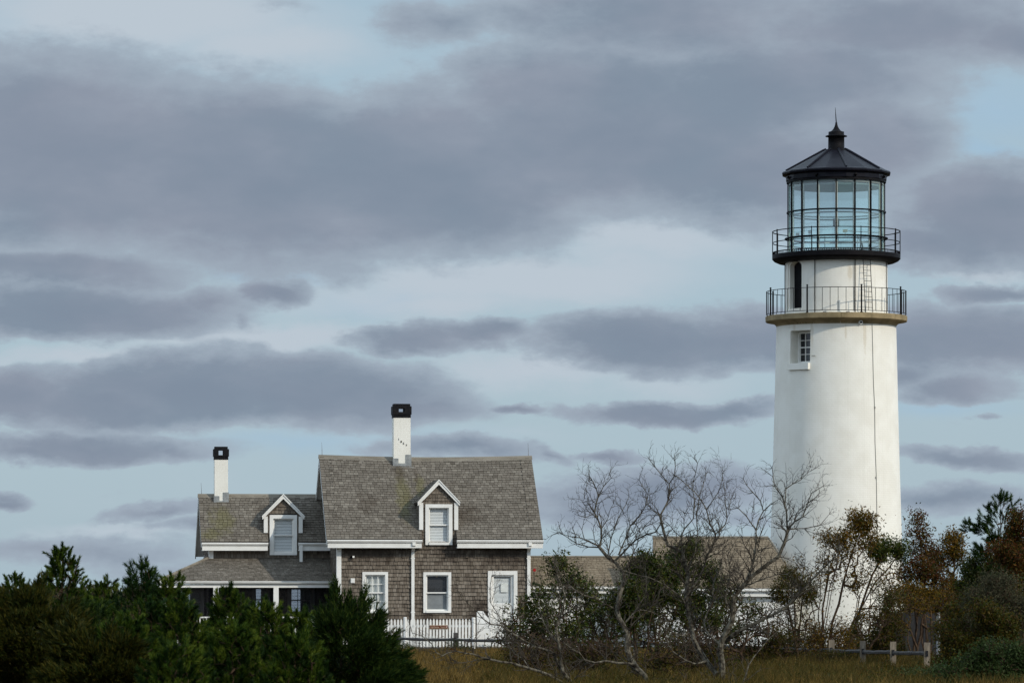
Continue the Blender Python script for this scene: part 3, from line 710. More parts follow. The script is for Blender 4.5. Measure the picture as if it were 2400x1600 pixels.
# --- dormers
def dormer(uL, uR, uPeak, vPeak, uTipL, uTipR, vTip, b, ze_, be_, pm_, vpost, trim, win_u, win_v, vbase):
    a0, a1, ap = ha(uL, b), ha(uR, b), ha(uPeak, b); ap = (a0 + a1) / 2
    tl = ha(uTipL, b - .12); tr = ha(uTipR, b - .12); hw = (tr - tl) / 2
    zp = hz(vPeak, uPeak, b - .12); zt = hz(vTip, uTipL, b - .12); sl_ = (zp - zt) / hw
    bb = lambda z: be_ + (z - ze_) / pm_                         # where the main roof reaches height z
    zs = zp - .1 - sl_ * (a1 - a0) / 2                          # wall height under the eaves
    m = MB()
    wa0, wa1 = ha(win_u[0], b) + .04, ha(win_u[1], b) - .04; wz0_, wz1_ = hz(win_v[1], uPeak, b) + .04, hz(win_v[0], uPeak, b) - .04
    zb0 = hz(vbase, uPeak, b)
    wall_rows(m, a0, a1, zb0, zs, b, [(wa0, wa1, wz0_, wz1_)])
    m.add([(a0, b, zs), (a1, b, zs), (ap, b, zs + sl_ * (a1 - a0) / 2)], [(0, 1, 2)])
    for x in (a0, a1): m.add([(x, b, zb0), (x, bb(zs) + .1, zb0), (x, bb(zs) + .1, zs), (x, b, zs)], [(0, 1, 2, 3)])
    d = m.build('dormer', UNDER, HOUSE)
    s = MB()
    def sp(q, q2):
        z = zb0 + (q + q2) / 2; lo, hi = a0, a1
        if z > zs: k = (z - zs) / sl_; lo, hi = a0 + k, a1 - k
        if hi - lo < .05: return []
        return holes_spans(lo, hi, [(wa0 - .04, wa1 + .04, wz0_ - .04 - zb0, wz1_ + .04 - zb0)])(q, q2)
    shingles(s, (0, b - .003, zb0), (1, 0, 0), (0, 0, 1), (0, -1, 0), zs + sl_ * (a1 - a0) / 2 - zb0, .125, sp, (.07, .15), .036)
    z00 = ze_ + (b - be_) * pm_
    for x, nx in ((a0 - .003, -1), (a1 + .003, 1)):
        shingles(s, (x, b, z00), (0, 1, 0), (0, 0, 1), (nx, 0, 0), zs - z00, .105, lambda q, q2: [(.02, bb(z00 + q2) - b + .12)], (.07, .15), .02)
    s.build('dormer_shingles', WALLSH, d)
    # roof: two slopes running back into the main roof
    r = MB(); dk_ = MB()
    for sgn in (-1, 1):
        eave = Vector((ap + sgn * hw, b - .14, zt)); Pd = Vector((0, 1, 0)); Qd = Vector((-sgn * hw, 0, zp - zt)); Ls = Qd.length; Qd.normalize(); Nd = Vector((sgn * (zp - zt), 0, hw)).normalized()
        shingles(r, eave, Pd, Qd, Nd, Ls, .11, lambda q, q2: [(0, bb(zt + (zp - zt) * q2 / Ls) - b + .30)], (.08, .16), .015)
        dk_.prism([(ap + sgn * hw, b - .13, zt - .006), (ap + sgn * hw, bb(zt) + .1, zt - .006), (ap, bb(zp) + .1, zp - .006), (ap, b - .13, zp - .006)], (0, 0, -.05))
    r.build('dormer_roof', ROOFSH, d); dk_.build('dormer_roof_deck', UNDER, d)
    # white rake boards, returns and posts
    t = MB(); wdt = .115
    for sgn in (-1, 1):
        k = math.hypot(1, sl_); o_ = wdt * k
        x_, z_ = ap + sgn * hw, zt
        t.prism([(x_, b - .135, z_), (ap, b - .135, zp), (ap, b - .135, zp - o_), (x_, b - .135, z_ - o_ * .75)], (0, .035, 0))
        t.prism([(x_ + sgn * .012, b - .16, z_ + .012), (ap, b - .16, zp + .02), (ap, b - .16, zp - .035), (x_ + sgn * .012, b - .16, z_ - .035)], (0, .025, 0))
        t.prism([(x_, b - .10, z_ - .01), (x_, b - .10, z_ - o_ * .75), (ap + sgn * (a1 - a0) / 2, b - .10, zt + sl_ * (hw - (a1 - a0) / 2) - o_), (ap + sgn * (a1 - a0) / 2, b - .10, zt + sl_ * (hw - (a1 - a0) / 2) - .02)], (0, .10, 0))
    t.build('rake_trim', trim, d)
    zpb = hz(vpost, uPeak, b)
    MB().box(a0 - .03, a0 + .115, b - .085, b, zpb, zs + .0).build('dormer_post', trim, d); MB().box(a1 - .115, a1 + .03, b - .085, b, zpb, zs + .0).build('dormer_post', trim, d)
dormer(984, 1071.5, 1026, 1124, 978, 1076.4, 1176.5, -.03, zE, bE, pm, 1241, WHITE, (996.6, 1059.8), (1181, 1276.4), 1286)

# --- wing behind the porch
wB = 3.0; wE, zWE = 2.64, hz(1268.5, 550, 2.64)
wR, zWR = 4.42, hz(1160, 600, 4.42)
pw = (zWR - zWE) / (wR - wE); wBE, zWB = 6.6, zWR - pw * 2.18
wA0 = ha(491, wB); wA1 = A0 + .0
rW0 = (ha(464, wR) + ha(472, wE)) / 2; rW1 = A0 + .02
gw = lambda b: zWE + (min(b, 2 * wR - b) - wE) * pw - .06
zPT, zPE, bPE = hz(1307, 600, wB), hz(1361, 600, 1.17), 1.17
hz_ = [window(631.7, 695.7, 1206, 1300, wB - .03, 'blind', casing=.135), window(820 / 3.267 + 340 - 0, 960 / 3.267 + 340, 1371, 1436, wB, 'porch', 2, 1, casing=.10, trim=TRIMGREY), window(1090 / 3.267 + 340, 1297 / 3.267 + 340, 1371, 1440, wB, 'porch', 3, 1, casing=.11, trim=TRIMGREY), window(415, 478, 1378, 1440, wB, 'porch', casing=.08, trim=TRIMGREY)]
zwt = gw(wB)
m = MB(); wall_rows(m, wA0, A0, -.1, zwt, wB, hz_)
m.add([(wA0, wB, -.1), (wA0, 6.2, -.1), (wA0, 6.2, gw(6.2)), (wA0, wR, gw(wR)), (wA0, wB, gw(wB))], [(0, 1, 2, 3, 4)])
m.add([(wA0, 6.2, -.1), (A0, 6.2, -.1), (A0, 6.2, gw(6.2)), (wA0, 6.2, gw(6.2))], [(3, 2, 1, 0)])
m.build('wall', UNDER, HOUSE)
sh = MB(); shingles(sh, (0, wB - .004, .05), (1, 0, 0), (0, 0, 1), (0, -1, 0), zwt - .05, .140, holes_spans(wA0 + .14, A0, [(h[0], h[1], h[2] - .05, h[3] - .05) for h in hz_]), (.08, .17), .036)
gabw = lambda q, q2: [(max(0.14, (q + .05 - gw(wB)) / pw), 6.2 - wB - max(0, (q + .05 - gw(6.2)) / pw))] if (q + .05 - gw(wB)) / pw < 1.3 else []
shingles(sh, (wA0 - .004, wB, .05), (0, 1, 0), (0, 0, 1), (-1, 0, 0), gw(wR) - .05, .140, gabw, (.08, .17), .036)
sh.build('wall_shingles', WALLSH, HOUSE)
MB().box(wA0 - .03, wA0 + .14, wB - .075, wB, zPT - .1, zwt).box(wA0 - .03, wA0, wB, wB + .13, zPT - .1, zwt).build('corner_board', WHITE, HOUSE)
QW = Vector((0, wR - wE, zWR - zWE)); SW = QW.length; QW.normalize(); NW = Vector((0, -QW.z, QW.y))
wc0, wc1 = ha(629, wE), ha(700, wE); sw = (wB - .05 - wE) / (wR - wE) * SW
m = MB(); shingles(m, (0, wE, zWE), (1, 0, 0), QW, NW, SW, .128, holes_spans(rW0, rW1, [(wc0, wc1, -1, sw), (wc0, wc1, sw - .05, (wB + .45 - wE) / (wR - wE) * SW)]), (.12, .2), .026)
QK = Vector((0, -(wBE - wR), zWR - zWB)); SK = QK.length; QK.normalize(); NK = Vector((0, -QK.z, QK.y)) * -1
shingles(m, (0, wBE, zWB), (1, 0, 0), QK, NK, SK, .123, lambda q, q2: [(rW0, rW1)], (.10, .2), .017)
m.build('roof', ROOFSH, HOUSE)
m = MB()
for a, b_, f0 in ((rW0, wc0, wE), (wc0, wc1, wB + .45), (wc1, rW1, wE)):
    m.prism([(a, f0, zWE + (f0 - wE) * pw - .012), (b_, f0, zWE + (f0 - wE) * pw - .012), (b_, wR, zWR - .012), (a, wR, zWR - .012)], (0, 0, -e))
m.prism([(rW0, wR, zWR - .012), (rW1, wR, zWR - .012), (rW1, wBE, zWB - .012), (rW0, wBE, zWB - .012)], (0, 0, -e)); m.build('roof_deck', UNDER, HOUSE)
m = MB()
for (ya, za, yb, zb2) in ((wE + .02, zWE - .03, wR, zWR - .03), (wBE - .02, zWB - .03, wR, zWR - .03)):
    m.prism([(rW0, ya, za), (rW0, yb, zb2), (rW0, yb, zb2 - .18), (rW0, ya, za - .18)], (.035, 0, 0))
m.build('rake_board', WHITE, HOUSE)
m = MB()
for (ya, za, yb, zb2) in ((wE + .03, zWE - .11, wR, zWR - .11), (wBE - .03, zWB - .11, wR, zWR - .11)):
    m.prism([(rW0 + .035, ya, za), (wA0, ya, za), (wA0, yb, zb2), (rW0 + .035, yb, zb2)], (0, 0, -.02))
m.build('soffit', WHITE, HOUSE)
m = MB(); m.add([(x, y, z) for x in (rW0 - .02, rW1) for (y, z) in ((wR - .12, zWR - .10), (wR, zWR + .05), (wR + .12, zWR - .09))], [(0, 3, 4, 1), (1, 4, 5, 2), (2, 5, 3, 0), (0, 1, 2), (5, 4, 3)]); m.build('ridge_board', RIDGEB, HOUSE)
zgw = hz(1271, 600, wE - .12)
gutter(rW0 + .02, ha(629, wE - .1), wE, zgw, WHITE); gutter(ha(699.5, wE - .1), A0 - .01, wE, zgw, WHITE)
a_ = ha(705.5, wE - .05); MB().box(a_ - .055, a_ + .055, wE - .12, wE - .03, hz(1316, 705, wE), zgw - .1).build('downspout', WHITE, HOUSE)
dormer(620, 707, 663, 1157.7, 614.5, 713, 1209, wB - .03, zWE, wE, pw, 1248, WHITE, (631.7, 695.7), (1206, 1300), 1306)

# --- porch round the wing
pA0 = wA0 - (wB - bPE) * 1.06; pA1 = ha(784, bPE)
pp = (zPT - zPE) / (wB - bPE)
QP = Vector((0, wB - bPE, zPT - zPE)); SP = QP.length; QP.normalize(); NP = Vector((0, -QP.z, QP.y))
m = MB(); shingles(m, (0, bPE, zPE), (1, 0, 0), QP, NP, SP, .118, lambda q, q2: [(pA0 + (wA0 - pA0) * (q + q2) / 2 / SP, pA1 + (A0 - pA1) * 0)], (.11, .18), .022)
# the corner by the main wall
QS = Vector((wA0 - pA0, 0, zPT - zPE)); SS = QS.length; QS.normalize(); NS = Vector((-QS.z, 0, QS.x))
shingles(m, (pA0, bPE, zPE), (0, 1, 0), QS, NS, SS, .118, lambda q, q2: [((wB - bPE) * (q + q2) / 2 / SS, 6.0 - bPE)], (.11, .18), .022)
m.build('porch_roof', ROOFSH, HOUSE)
m = MB().prism([(pA0, bPE, zPE - .012), (pA1, bPE, zPE - .012), (pA1, wB, zPT - .012), (wA0, wB, zPT - .012)], (0, 0, -.05))
m.prism([(pA0, bPE, zPE - .012), (wA0, wB, zPT - .012), (wA0, 6.0, zPT - .012), (pA0, 6.0, zPE - .012)], (0, 0, -.05))
m.box(pA0 + .1, pA1 - .02, bPE + .12, wB - .01, zPE - .24, zPE - .22); m.build('porch_ceiling', UNDER, HOUSE)
MB().tube([(pA0 - .02, bPE - .02, zPE + .02), (wA0, wB, zPT + .03)], .05, 6).build('hip_board', RIDGEB, HOUSE)
m = MB(); prf = [(-.01, 0), (-.12, 0), (-.125, -.03), (-.09, -.085), (-.05, -.10), (-.01, -.10)]
zq = zPE - .005
m.prism([(pA0 - .10, bPE + y, zq + q) for y, q in prf], (pA1 - pA0 + .10, 0, 0)); m.build('porch_gutter', WHITE, HOUSE)
MB().box(pA0 + .02, pA1 - .02, bPE + .0, bPE + .16, zPE - .235, zPE - .115).box(pA0 + .02, pA0 + .16, bPE + .16, 6.0, zPE - .235, zPE - .06).build('porch_beam', WHITE, HOUSE)
zfl = .42
ac = ha(942, bR - .5); aw_ = ha(530, wE)
stain(ROOFSH, [((ac - .05, 1.2, 5.5), (.42, 2.2, 2.2)), ((aw_ - .1, 3.4, 4.6), (.75, 1.4, 1.2)), ((aw_ - .5, 2.9, 4.1), (.6, .7, .6)), ((ac + .6, 1.6, 5.9), (.3, 1.0, 1.0))], (.135, .122, .048), .55)
stain(ROOFSH, [((ac - .1, 2.2, 6.5), (.3, .9, .9)), ((ac + .5, 2.0, 6.3), (.12, .7, .8)), ((ac - 1.4, 1.0, 5.2), (.7, .8, .9)), ((ac + 2.2, .6, 4.8), (.8, .9, .9))], (.055, .040, .028), .5)
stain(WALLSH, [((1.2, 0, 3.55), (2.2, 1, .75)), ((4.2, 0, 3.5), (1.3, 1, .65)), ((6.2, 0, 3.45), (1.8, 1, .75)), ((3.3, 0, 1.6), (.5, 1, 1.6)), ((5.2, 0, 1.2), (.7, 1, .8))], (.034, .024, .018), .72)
m = MB()
for u0, u1 in ((391, 500), (512, 641), (653, 778)): m.box(ha(u0, bPE) + .01, ha(u1, bPE) - .01, bPE + .118, bPE + .122, zfl + .01, zPE - .24)
m.build('porch_shade_sheet', PORCHSHADE, HOUSE)  # sheets added between the posts to darken the porch interior
for u0, u1 in ((380, 391), (500, 512), (641, 653)):
    a, b_ = ha(u0, bPE + .02), ha(u1, bPE + .02); m = MB().box(a, b_, bPE + .0 - .015, bPE + .0 + (b_ - a), zfl, zPE - .236)
    m.box(a - .02, b_ + .02, bPE - .035, bPE + (b_ - a) + .02, zfl, zfl + .16).build('porch_post', WHITE, HOUSE)
m = MB().box(pA0 + .02, A0 - .05, bPE + .02, wB - .03, zfl - .08, zfl - .002); m.build('porch_floor', RAILW, HOUSE)
zr = hz(1444, 620, bPE)
m = MB(); x = pA0 + .04
while x < A0 - .1: m.box(x, x + .10, bPE + .05, bPE + .075, -.1, zfl - .085); x += .125
m.box(pA0 + .04, A0 - .05, bPE + .08, bPE + .10, -.1, zfl - .085).box(pA0 + .04, pA0 + .07, bPE + .1, 6.0, -.1, zfl - .085); m.build('porch_skirting', WHITE_OLD, HOUSE)
MB().box(pA0 + .02, wA0 - .02, wB - .03, 6.0, zfl - .08, zfl - .002).build('porch_floor', RAILW, HOUSE)
m = MB().box(pA0 + .05, pA1 - .05, bPE + .03, bPE + .11, zr - .05, zr).box(pA0 + .05, pA1 - .05, bPE + .04, bPE + .10, zfl + .1, zfl + .16)
x = pA0 + .15
while x < pA1 - .1: m.box(x, x + .035, bPE + .05, bPE + .085, zfl + .16, zr - .05); x += .12
m.build('porch_railing', WHITE, HOUSE)
a = ha(778, bPE); MB().tube([(a, bPE - .06, zPE - .1), (a, bPE - .05, zPE - .2), (a + .07, bPE + .1, zPE - .45), (a + .08, bPE + .1, .1)], .04, 8).build('downspout', WHITE, HOUSE)

# --- chimneys
def chimney(u0, u1, vt, vcap, b, zbase, hole, roofz, digits=None):
    a0, a1 = ha(u0, b), ha(u1, b); w_ = a1 - a0; d_ = w_ * .95; um = (u0 + u1) / 2
    zt, zc = hz(vt, um, b), hz(vcap, um, b)
    m = MB().box(a0, a1, b, b + d_, zbase, zc); c = m.build('chimney', CHIMW, HOUSE)
    hx0, hx1 = ha(hole[0], b), ha(hole[1], b); hz1, hz0 = hz(hole[2], um, b), hz(hole[3], um, b)
    o_ = .035
    m = MB().box(a0 - .01, a1 + .01, b - .01, b + d_ + .01, zc, zc + .12).box(a0 - o_, a1 + o_, b - o_, b + d_ + o_, zc + .12, hz0)
    m.box(a0 - o_, hx0, b - o_, b + d_ + o_, hz0, hz1).box(hx1, a1 + o_, b - o_, b + d_ + o_, hz0, hz1)
    m.box(a0 - o_, a1 + o_, b - o_, b + d_ + o_, hz1, zt - .09).box(a0 + .01, a1 - .01, b + .01, b + d_ - .01, zt - .09, zt)
    m.build('chimney_cap', SOOT, c)
    f = MB(); sx = .22
    f.box(a0 - .03, a0 + sx * .8, b - .025, b - .002, roofz - .32, roofz + .16).box(a1 - sx * .8, a1 + .03, b - .026, b - .002, roofz - .32, roofz + .30).box(a0 - .012, a1 + .012, b - .022, b - .001, roofz - .32, roofz - .02)
    f.box(a0 - .03, a0 - .002, b, b + d_, roofz - .3, roofz + .1).box(a1 + .002, a1 + .03, b, b + d_, roofz - .3, roofz + .15)
    f.prism([(a0 - .16, b - .12, roofz - .26), (a1 + .16, b - .12, roofz - .26), (a1 + .12, b - .02, roofz - .14), (a0 - .12, b - .02, roofz - .14)], (0, 0, -.02))
    f.build('flashing', LEAD, c)
    if digits:
        for ch, uu, vv in digits:
            cu = bpy.data.curves.new('digit', 'FONT'); cu.body = ch; cu.size = .105; cu.align_x = 'CENTER'; cu.align_y = 'CENTER'; cu.extrude = .008
            t = bpy.data.objects.new('t', cu); COL.objects.link(t); bpy.context.view_layer.update()
            me = bpy.data.meshes.new_from_object(t.evaluated_get(bpy.context.evaluated_depsgraph_get())); bpy.data.objects.remove(t)
            dgt = link('date_digit', me, BLACK, c); dgt.rotation_euler = (math.radians(90), 0, 0); dgt.location = (ha(uu, b), b - .009, hz(vv, uu, b))
chimney(922.7, 962.3, 945.8, 978.5, bR - .32, zR - .8, (934.6, 948.3, 956.3, 964.9), zR - .24,
        [('1', 934.5, 1029.2), ('8', 940.3, 1034.7), ('5', 945.8, 1039), ('7', 952.6, 1043.3)])
chimney(503, 534.5, 1046, 1076.6, wR - .28, zWR - .7, (512.3, 523.7, 1054.6, 1066), zWR - .2)
def rod(u, v0, v1, b):
    z0, z1 = hz(v1, u, b), hz(v0, u, b); a = ha(u, b)
    MB().tube([(a, b, z0 - .05), (a - .005, b, (z0 + z1) / 2), (a - .02, b, z1)], [.010, .007, .003], 5).lathe([(.001, 0), (.03, 0), (.012, .05), (.001, .06)], 8).build('lightning_rod', GREYMETAL, HOUSE)
for args in ((755, 1036, 1066, bR), (1238.5, 1037, 1067, bR), (472.5, 1131, 1159, wR)):
    u, v0, v1, b = args; z0, z1 = hz(v1, u, b), hz(v0, u, b); a = ha(u, b)
    MB().tube([(a, b, z0 - .02), (a - .005, b, (z0 + z1) / 2), (a - .02, b, z1)], [.012, .008, .004], 5).build('lightning_rod', GREYMETAL, HOUSE)
# --- small things fixed to the front wall
a, z = ha(826.5, -.03), hz(1360, 826, 0); MB().box(a - .075, a + .075, -.10, -.024, z - .085, z + .085).box(a - .06, a + .06, -.11, -.1, z - .07, z + .07).build('meter_box', WHITE, HOUSE)
a, z = ha(828, -.1), hz(1304, 828, -.1)
MB().tube([(a - .1, -.02, z - .03), (a - .05, -.08, z)], .04, 8).tube([(a - .05, -.08, z), (a, -.13, z)], .05, 10).build('flood_lamp', BLACK, HOUSE)
MB().box(a - .035, a + .035, -.19, -.13, z - .035, z + .035).build('lamp_lens', WHITE, HOUSE)
# stair side by the gate
a0, a1 = ha(1117, -.9), ha(1149, -.9); zt = hz(1431, 1125, -.9)
MB().prism([(a0, -1.0, 0), (a1, -1.0, 0), (a1, -1.0, zt - .38), (a0 + .22, -1.0, zt), (a0, -1.0, zt)], (0, .09, 0)).build('stair_rail', WHITE_OLD, HOUSE)
a0, a1 = ha(1130, -.5), ha(1225, -.5); MB().box(a0, a1, -.95, -.03, -.05, .17).box(a0, a1, -1.3, -.95, -.05, .02).build('door_step', RAILW, HOUSE)

# ------------------------------------------------------------------ white buildings between house and tower
def annex_frame(name, u, Y, ang, label, cat):
    return empty(name, ((u - 1200) / FPX * Y, Y, 0), ang, label, cat)
LINKB = empty('link_building', (OX + ha(1236, 2.6) * CA - 2.6 * SA, OY + ha(1236, 2.6) * SA + 2.6 * CA, 0), AL, 'low white link building with shingled roof beside the house\'s right end', 'building')
Yl = LINKB.location.y
lz = lambda v: EYE + (1400 - v) / FPX * Yl
L_ = 6.0; zr1, ze1 = lz(1304), lz(1373); dpt = 1.5
m = MB(); shingles(m, (0, -.2, ze1), (1, 0, 0), Vector((0, dpt + .2, zr1 - ze1)).normalized(), Vector((0, -(zr1 - ze1), dpt + .2)).normalized(), math.hypot(dpt + .2, zr1 - ze1), .123, lambda q, q2: [(0, L_)], (.1, .2), .017)
ROOFNEW = mat('tan_roof_shingle', (.175, .138, .095), (.235, .188, .130), scale=.9, rough=.85, bump=.25, bscale=60, island=[(.115, .092, .064), (.185, .150, .106), (.27, .222, .160)])
m.build('roof', ROOFNEW, LINKB)
MB().prism([(0, -.2, ze1 - .01), (L_, -.2, ze1 - .01), (L_, dpt, zr1 - .01), (0, dpt, zr1 - .01)], (0, 0, -.05)).prism([(0, dpt, zr1 - .01), (L_, dpt, zr1 - .01), (L_, 2 * dpt + .2, ze1 - .01), (0, 2 * dpt + .2, ze1 - .01)], (0, 0, -.05)).build('roof_deck', UNDER, LINKB)
MB().tube([(0, dpt, zr1 + .01), (L_, dpt, zr1 + .01)], .05, 6).build('ridge_board', RIDGEB, LINKB)
def board_wall(a0, a1, b, z0, z1):
    m = MB(); x = a0
    while x < a1 - .02:
        x2 = min(x + .16, a1); m.box(x, x2 - .012, b, b + .03, z0, z1 - rng.uniform(0, .002)); x = x2
    return m
board_wall(0, L_, 0, -.1, ze1 + .1).build('wall', WHITE, LINKB)
MB().box(0, L_, .032, .06, -.1, ze1 + .1).box(0, .03, .06, 2 * dpt, -.1, ze1).box(L_ - .03, L_, .06, 2 * dpt, -.1, ze1).build('wall_lining', WHITE, LINKB)
MB().box(0, L_, -.30, -.205, ze1 - .10, ze1 - .01).box(0, L_, -.2, -.15, ze1 - .26, ze1 - .02).build('gutter', WHITE, LINKB)
ab = .22; MB().tube([(ab, -.30, lz(1335)), (ab, -.36, lz(1335))], .06, 12).build('alarm_bell', RED, LINKB)
MB().box(ab - .02, ab + .02, -.30, -.2, lz(1335) - .03, lz(1335) + .03).tube([(ab, -.25, lz(1335)), (ab, -.2, ze1 - .05)], .012, 5).build('bell_bracket', RAILW, LINKB)

Ya = 156.8; AX = (1538 - 1200) / FPX * Ya
ANN = empty('lighthouse_annex', (AX, Ya, 0), math.radians(2), 'white boarded annex with tan hipped shingle roof at the foot of the lighthouse', 'building')
az = lambda v: EYE + (1400 - v) / FPX * Ya
aw = lambda u: (u - 1538) / FPX * Ya
zr2, ze2 = az(1258), az(1378); dd = 2.0; wid_ = aw(1880); ri = aw(1812)
Qa = Vector((0, dd, zr2 - ze2)); La = Qa.length; Qa.normalize(); Na = Vector((0, -Qa.z, Qa.y))
m = MB(); shingles(m, (0, -.25, ze2), (1, 0, 0), Qa, Na, La, .12, lambda q, q2: [(-.12 * (1 - (q + q2) / 2 / La), wid_ + (ri - wid_) * (q + q2) / 2 / La)], (.1, .2), .018)
Qh = Vector((-(wid_ - ri), 0, zr2 - ze2)); Lh = Qh.length; Qh.normalize(); Nh = Vector((-Qh.z * -1, 0, Qh.x * -1))
shingles(m, (wid_, -.25, ze2), (0, 1, 0), Qh, Nh, Lh, .12, lambda q, q2: [(dd * (q + q2) / 2 / Lh, 2 * dd - dd * (q + q2) / 2 / Lh)], (.1, .2), .018)
m.build('roof', ROOFNEW, ANN)
m = MB().prism([(-.12, -.25, ze2 - .012), (wid_, -.25, ze2 - .012), (ri, dd - .25, zr2 - .012), (0, dd - .25, zr2 - .012)], (0, 0, -.05))
m.prism([(wid_, -.25, ze2 - .012), (wid_, 2 * dd - .25, ze2 - .012), (ri, dd - .25, zr2 - .012)], (0, 0, -.05)); m.prism([(0, dd - .25, zr2 - .012), (ri, dd - .25, zr2 - .012), (wid_, 2 * dd - .25, ze2 - .012), (0, 2 * dd - .25, ze2 - .012)], (0, 0, -.05)); m.build('roof_deck', UNDER, ANN)
MB().tube([(-.02, dd - .25, zr2 + .01), (ri, dd - .25, zr2 + .01)], .055, 6).tube([(ri, dd - .25, zr2), (wid_, -.25, ze2 + .02)], .04, 6).build('ridge_board', RIDGEB, ANN)
board_wall(0, wid_ - .25, 0, -.1, ze2 + .05).build('wall', WHITE, ANN)
MB().box(0, wid_ - .25, .032, .06, -.1, ze2 + .05).add([(0, .06, -.1), (0, 2 * dd - .5, -.1), (0, 2 * dd - .5, ze2), (0, dd - .25, zr2 - .08), (0, .06, ze2)], [(0, 1, 2, 3, 4)]).box(wid_ - .28, wid_ - .25, .06, 2 * dd - .5, -.1, ze2).build('wall_lining', WHITE, ANN)
MB().box(-.15, wid_, -.36, -.255, ze2 - .10, ze2 - .01).box(-.1, wid_ - .04, -.25, -.2, ze2 - .30, ze2 - .02).build('gutter', WHITE, ANN)
m = MB()
for x in (aw(1600), aw(1700), aw(1795)): m.box(x - .35, x + .35, -.035, -.002, 0, 1.9).box(x - .05, x + .05, -.05, -.036, .9, 1.0)
m.build('door', WHITE_OLD, ANN)

# ------------------------------------------------------------------ picket fence with its sign
FB = -2.1
FENCE = empty('picket_fence', (OX + FB * -SA, OY + FB * CA, 0), AL, 'white picket fence with round capped posts in front of the grey house', 'fence')
fa = lambda u: ha(u, FB); ft = lambda v, u=1000: hz(v, u, FB)
def panel(u0, u1):
    m = MB(); x = fa(u0); x1 = fa(u1); zt = ft(1449)
    m.box(x, x1, .012, .05, .28, .36).box(x, x1, .012, .05, .74, .82)
    while x < x1 - .05:
        h = zt + rng.uniform(-.012, .012); wd = .072; j = rng.uniform(-.004, .004)
        m.prism([(x + j, 0, .03), (x + wd + j, 0, .03), (x + wd + j, 0, h - .12), (x + wd * .88 + j, 0, h - .05), (x + wd / 2 + j, 0, h), (x + wd * .12 + j, 0, h - .05), (x + j, 0, h - .12)], (0, -.02, 0)); x += .1165
    m.build('picket_panel', WHITE_OLD, FENCE)
for u0, u1 in ((596, 742), (756, 945), (954, 1104), (1138, 1232)): panel(u0, u1)
for u, vt, wd in ((749, 1446, .13), (949.5, 1445, .125), (1110, 1446, .13), (1236, 1446, .13), (592, 1446, .13)):
    x = fa(u); zt = ft(vt); MB().tube([(x, .0, -.05), (x, .0, zt - .02), (x, 0, zt)], [wd / 2, wd / 2, wd / 2 - .02], 14).build('post', WHITE_OLD, FENCE)
MB().box(fa(596), fa(1240), .02, .06, -.05, .035).build('base_board', RAILW, FENCE)
MB().box(fa(905), fa(1021), .055, .08, .03, .42).build('kick_board', WHITE_OLD, FENCE)
sx0, sx1 = fa(1006.5), fa(1049); sz0, sz1 = ft(1471.5), ft(1465)
SG = empty('fence_sign', (OX + sx0 * CA - FB * SA, OY + sx0 * SA + FB * CA, sz0), AL, 'small narrow brown sign with pale lettering fixed to the white picket fence', 'sign')
MB().box(0, sx1 - sx0, -.055, -.032, 0, sz1 - sz0).build('board', SIGNB, SG)
MB().box(-.012, sx1 - sx0 + .012, -.05, -.028, -.014, -.001).box(-.012, sx1 - sx0 + .012, -.05, -.028, sz1 - sz0 + .001, sz1 - sz0 + .014).build('frame', mat('sign_frame_wood', (.38, .27, .17), rough=.8), SG)
cu = bpy.data.curves.new('letters', 'FONT'); cu.body = 'Lighthouse  Tours'; cu.size = .078; cu.align_y = 'CENTER'; cu.extrude = .002
t = bpy.data.objects.new('t', cu); COL.objects.link(t); bpy.context.view_layer.update()
me = bpy.data.meshes.new_from_object(t.evaluated_get(bpy.context.evaluated_depsgraph_get())); bpy.data.objects.remove(t)
lt = link('lettering', me, mat('sign_letters', (.62, .46, .33), rough=.6), SG); lt.rotation_euler = (math.radians(90), 0, 0); lt.location = (.03, -.058, (sz1 - sz0) / 2)
wl = max(v.co.x for v in me.vertices); lt.scale = (min(1, (sx1 - sx0 - .13) / wl),) + (1, 1)
MB().tube([(sx1 - sx0 - .05, -.06, (sz1 - sz0) / 2), (sx1 - sx0 - .05, -.054, (sz1 - sz0) / 2)], .022, 12).build('emblem', mat('sign_emblem', (.7, .5, .42), rough=.6), SG)

# ------------------------------------------------------------------ split rail fence running towards the camera on the right
RF = empty('split_rail_fence', at(1500, 1500, 128)[:2] + (0,), 0, 'weathered split rail fence with pale posts in front of the picket fence', 'fence')
ro = RF.location
def rl_pt(u, Y, z): return (u - 1200) / FPX * Y - ro.x, Y - ro.y, z
posts = [(800, 146.5), (933, 143), (1067, 139.8), (1205, 136.2), (1345, 132.4), (1490, 128.5), (1640, 123.5), (1790, 117.5), (1948, 111.8), (2022, 109.2), (2093, 107), (2172, 105)]
prev = None
for k, (u, Y) in enumerate(posts):
    x, y, _ = rl_pt(u, Y, 0); h = .70 if u > 1900 else .66; w_ = .075
    m = MB().prism([(x - w_, y - .05, -.1), (x + w_, y - .05, -.1), (x + w_ * .9, y + .06, -.1), (x - w_ * .9, y + .06, -.1)], (rng.uniform(-.03, .03), 0, h + .1))
    m.build('post', POSTW if u > 1900 else RAILW, RF)
    MB().box(x - .03, x + .03, y - .075, y - .056, .36, .50).build('mortise', DARKROOM, RF)
    if prev:
        p0, p1 = Vector(prev), Vector((x, y, .43)); n = 8; pts = []
        for i in range(n + 1):
            t = i / n; p = p0.lerp(p1, t); p.z += .010 * math.sin(t * 5 + k) - .008 * math.sin(math.pi * t); pts.append(p)
        MB().tube(pts, [.05 + .008 * math.sin(i * 2.3 + k) for i in range(n + 1)], 6).build('rail', RAILW, RF)
    prev = (x, y, .43)
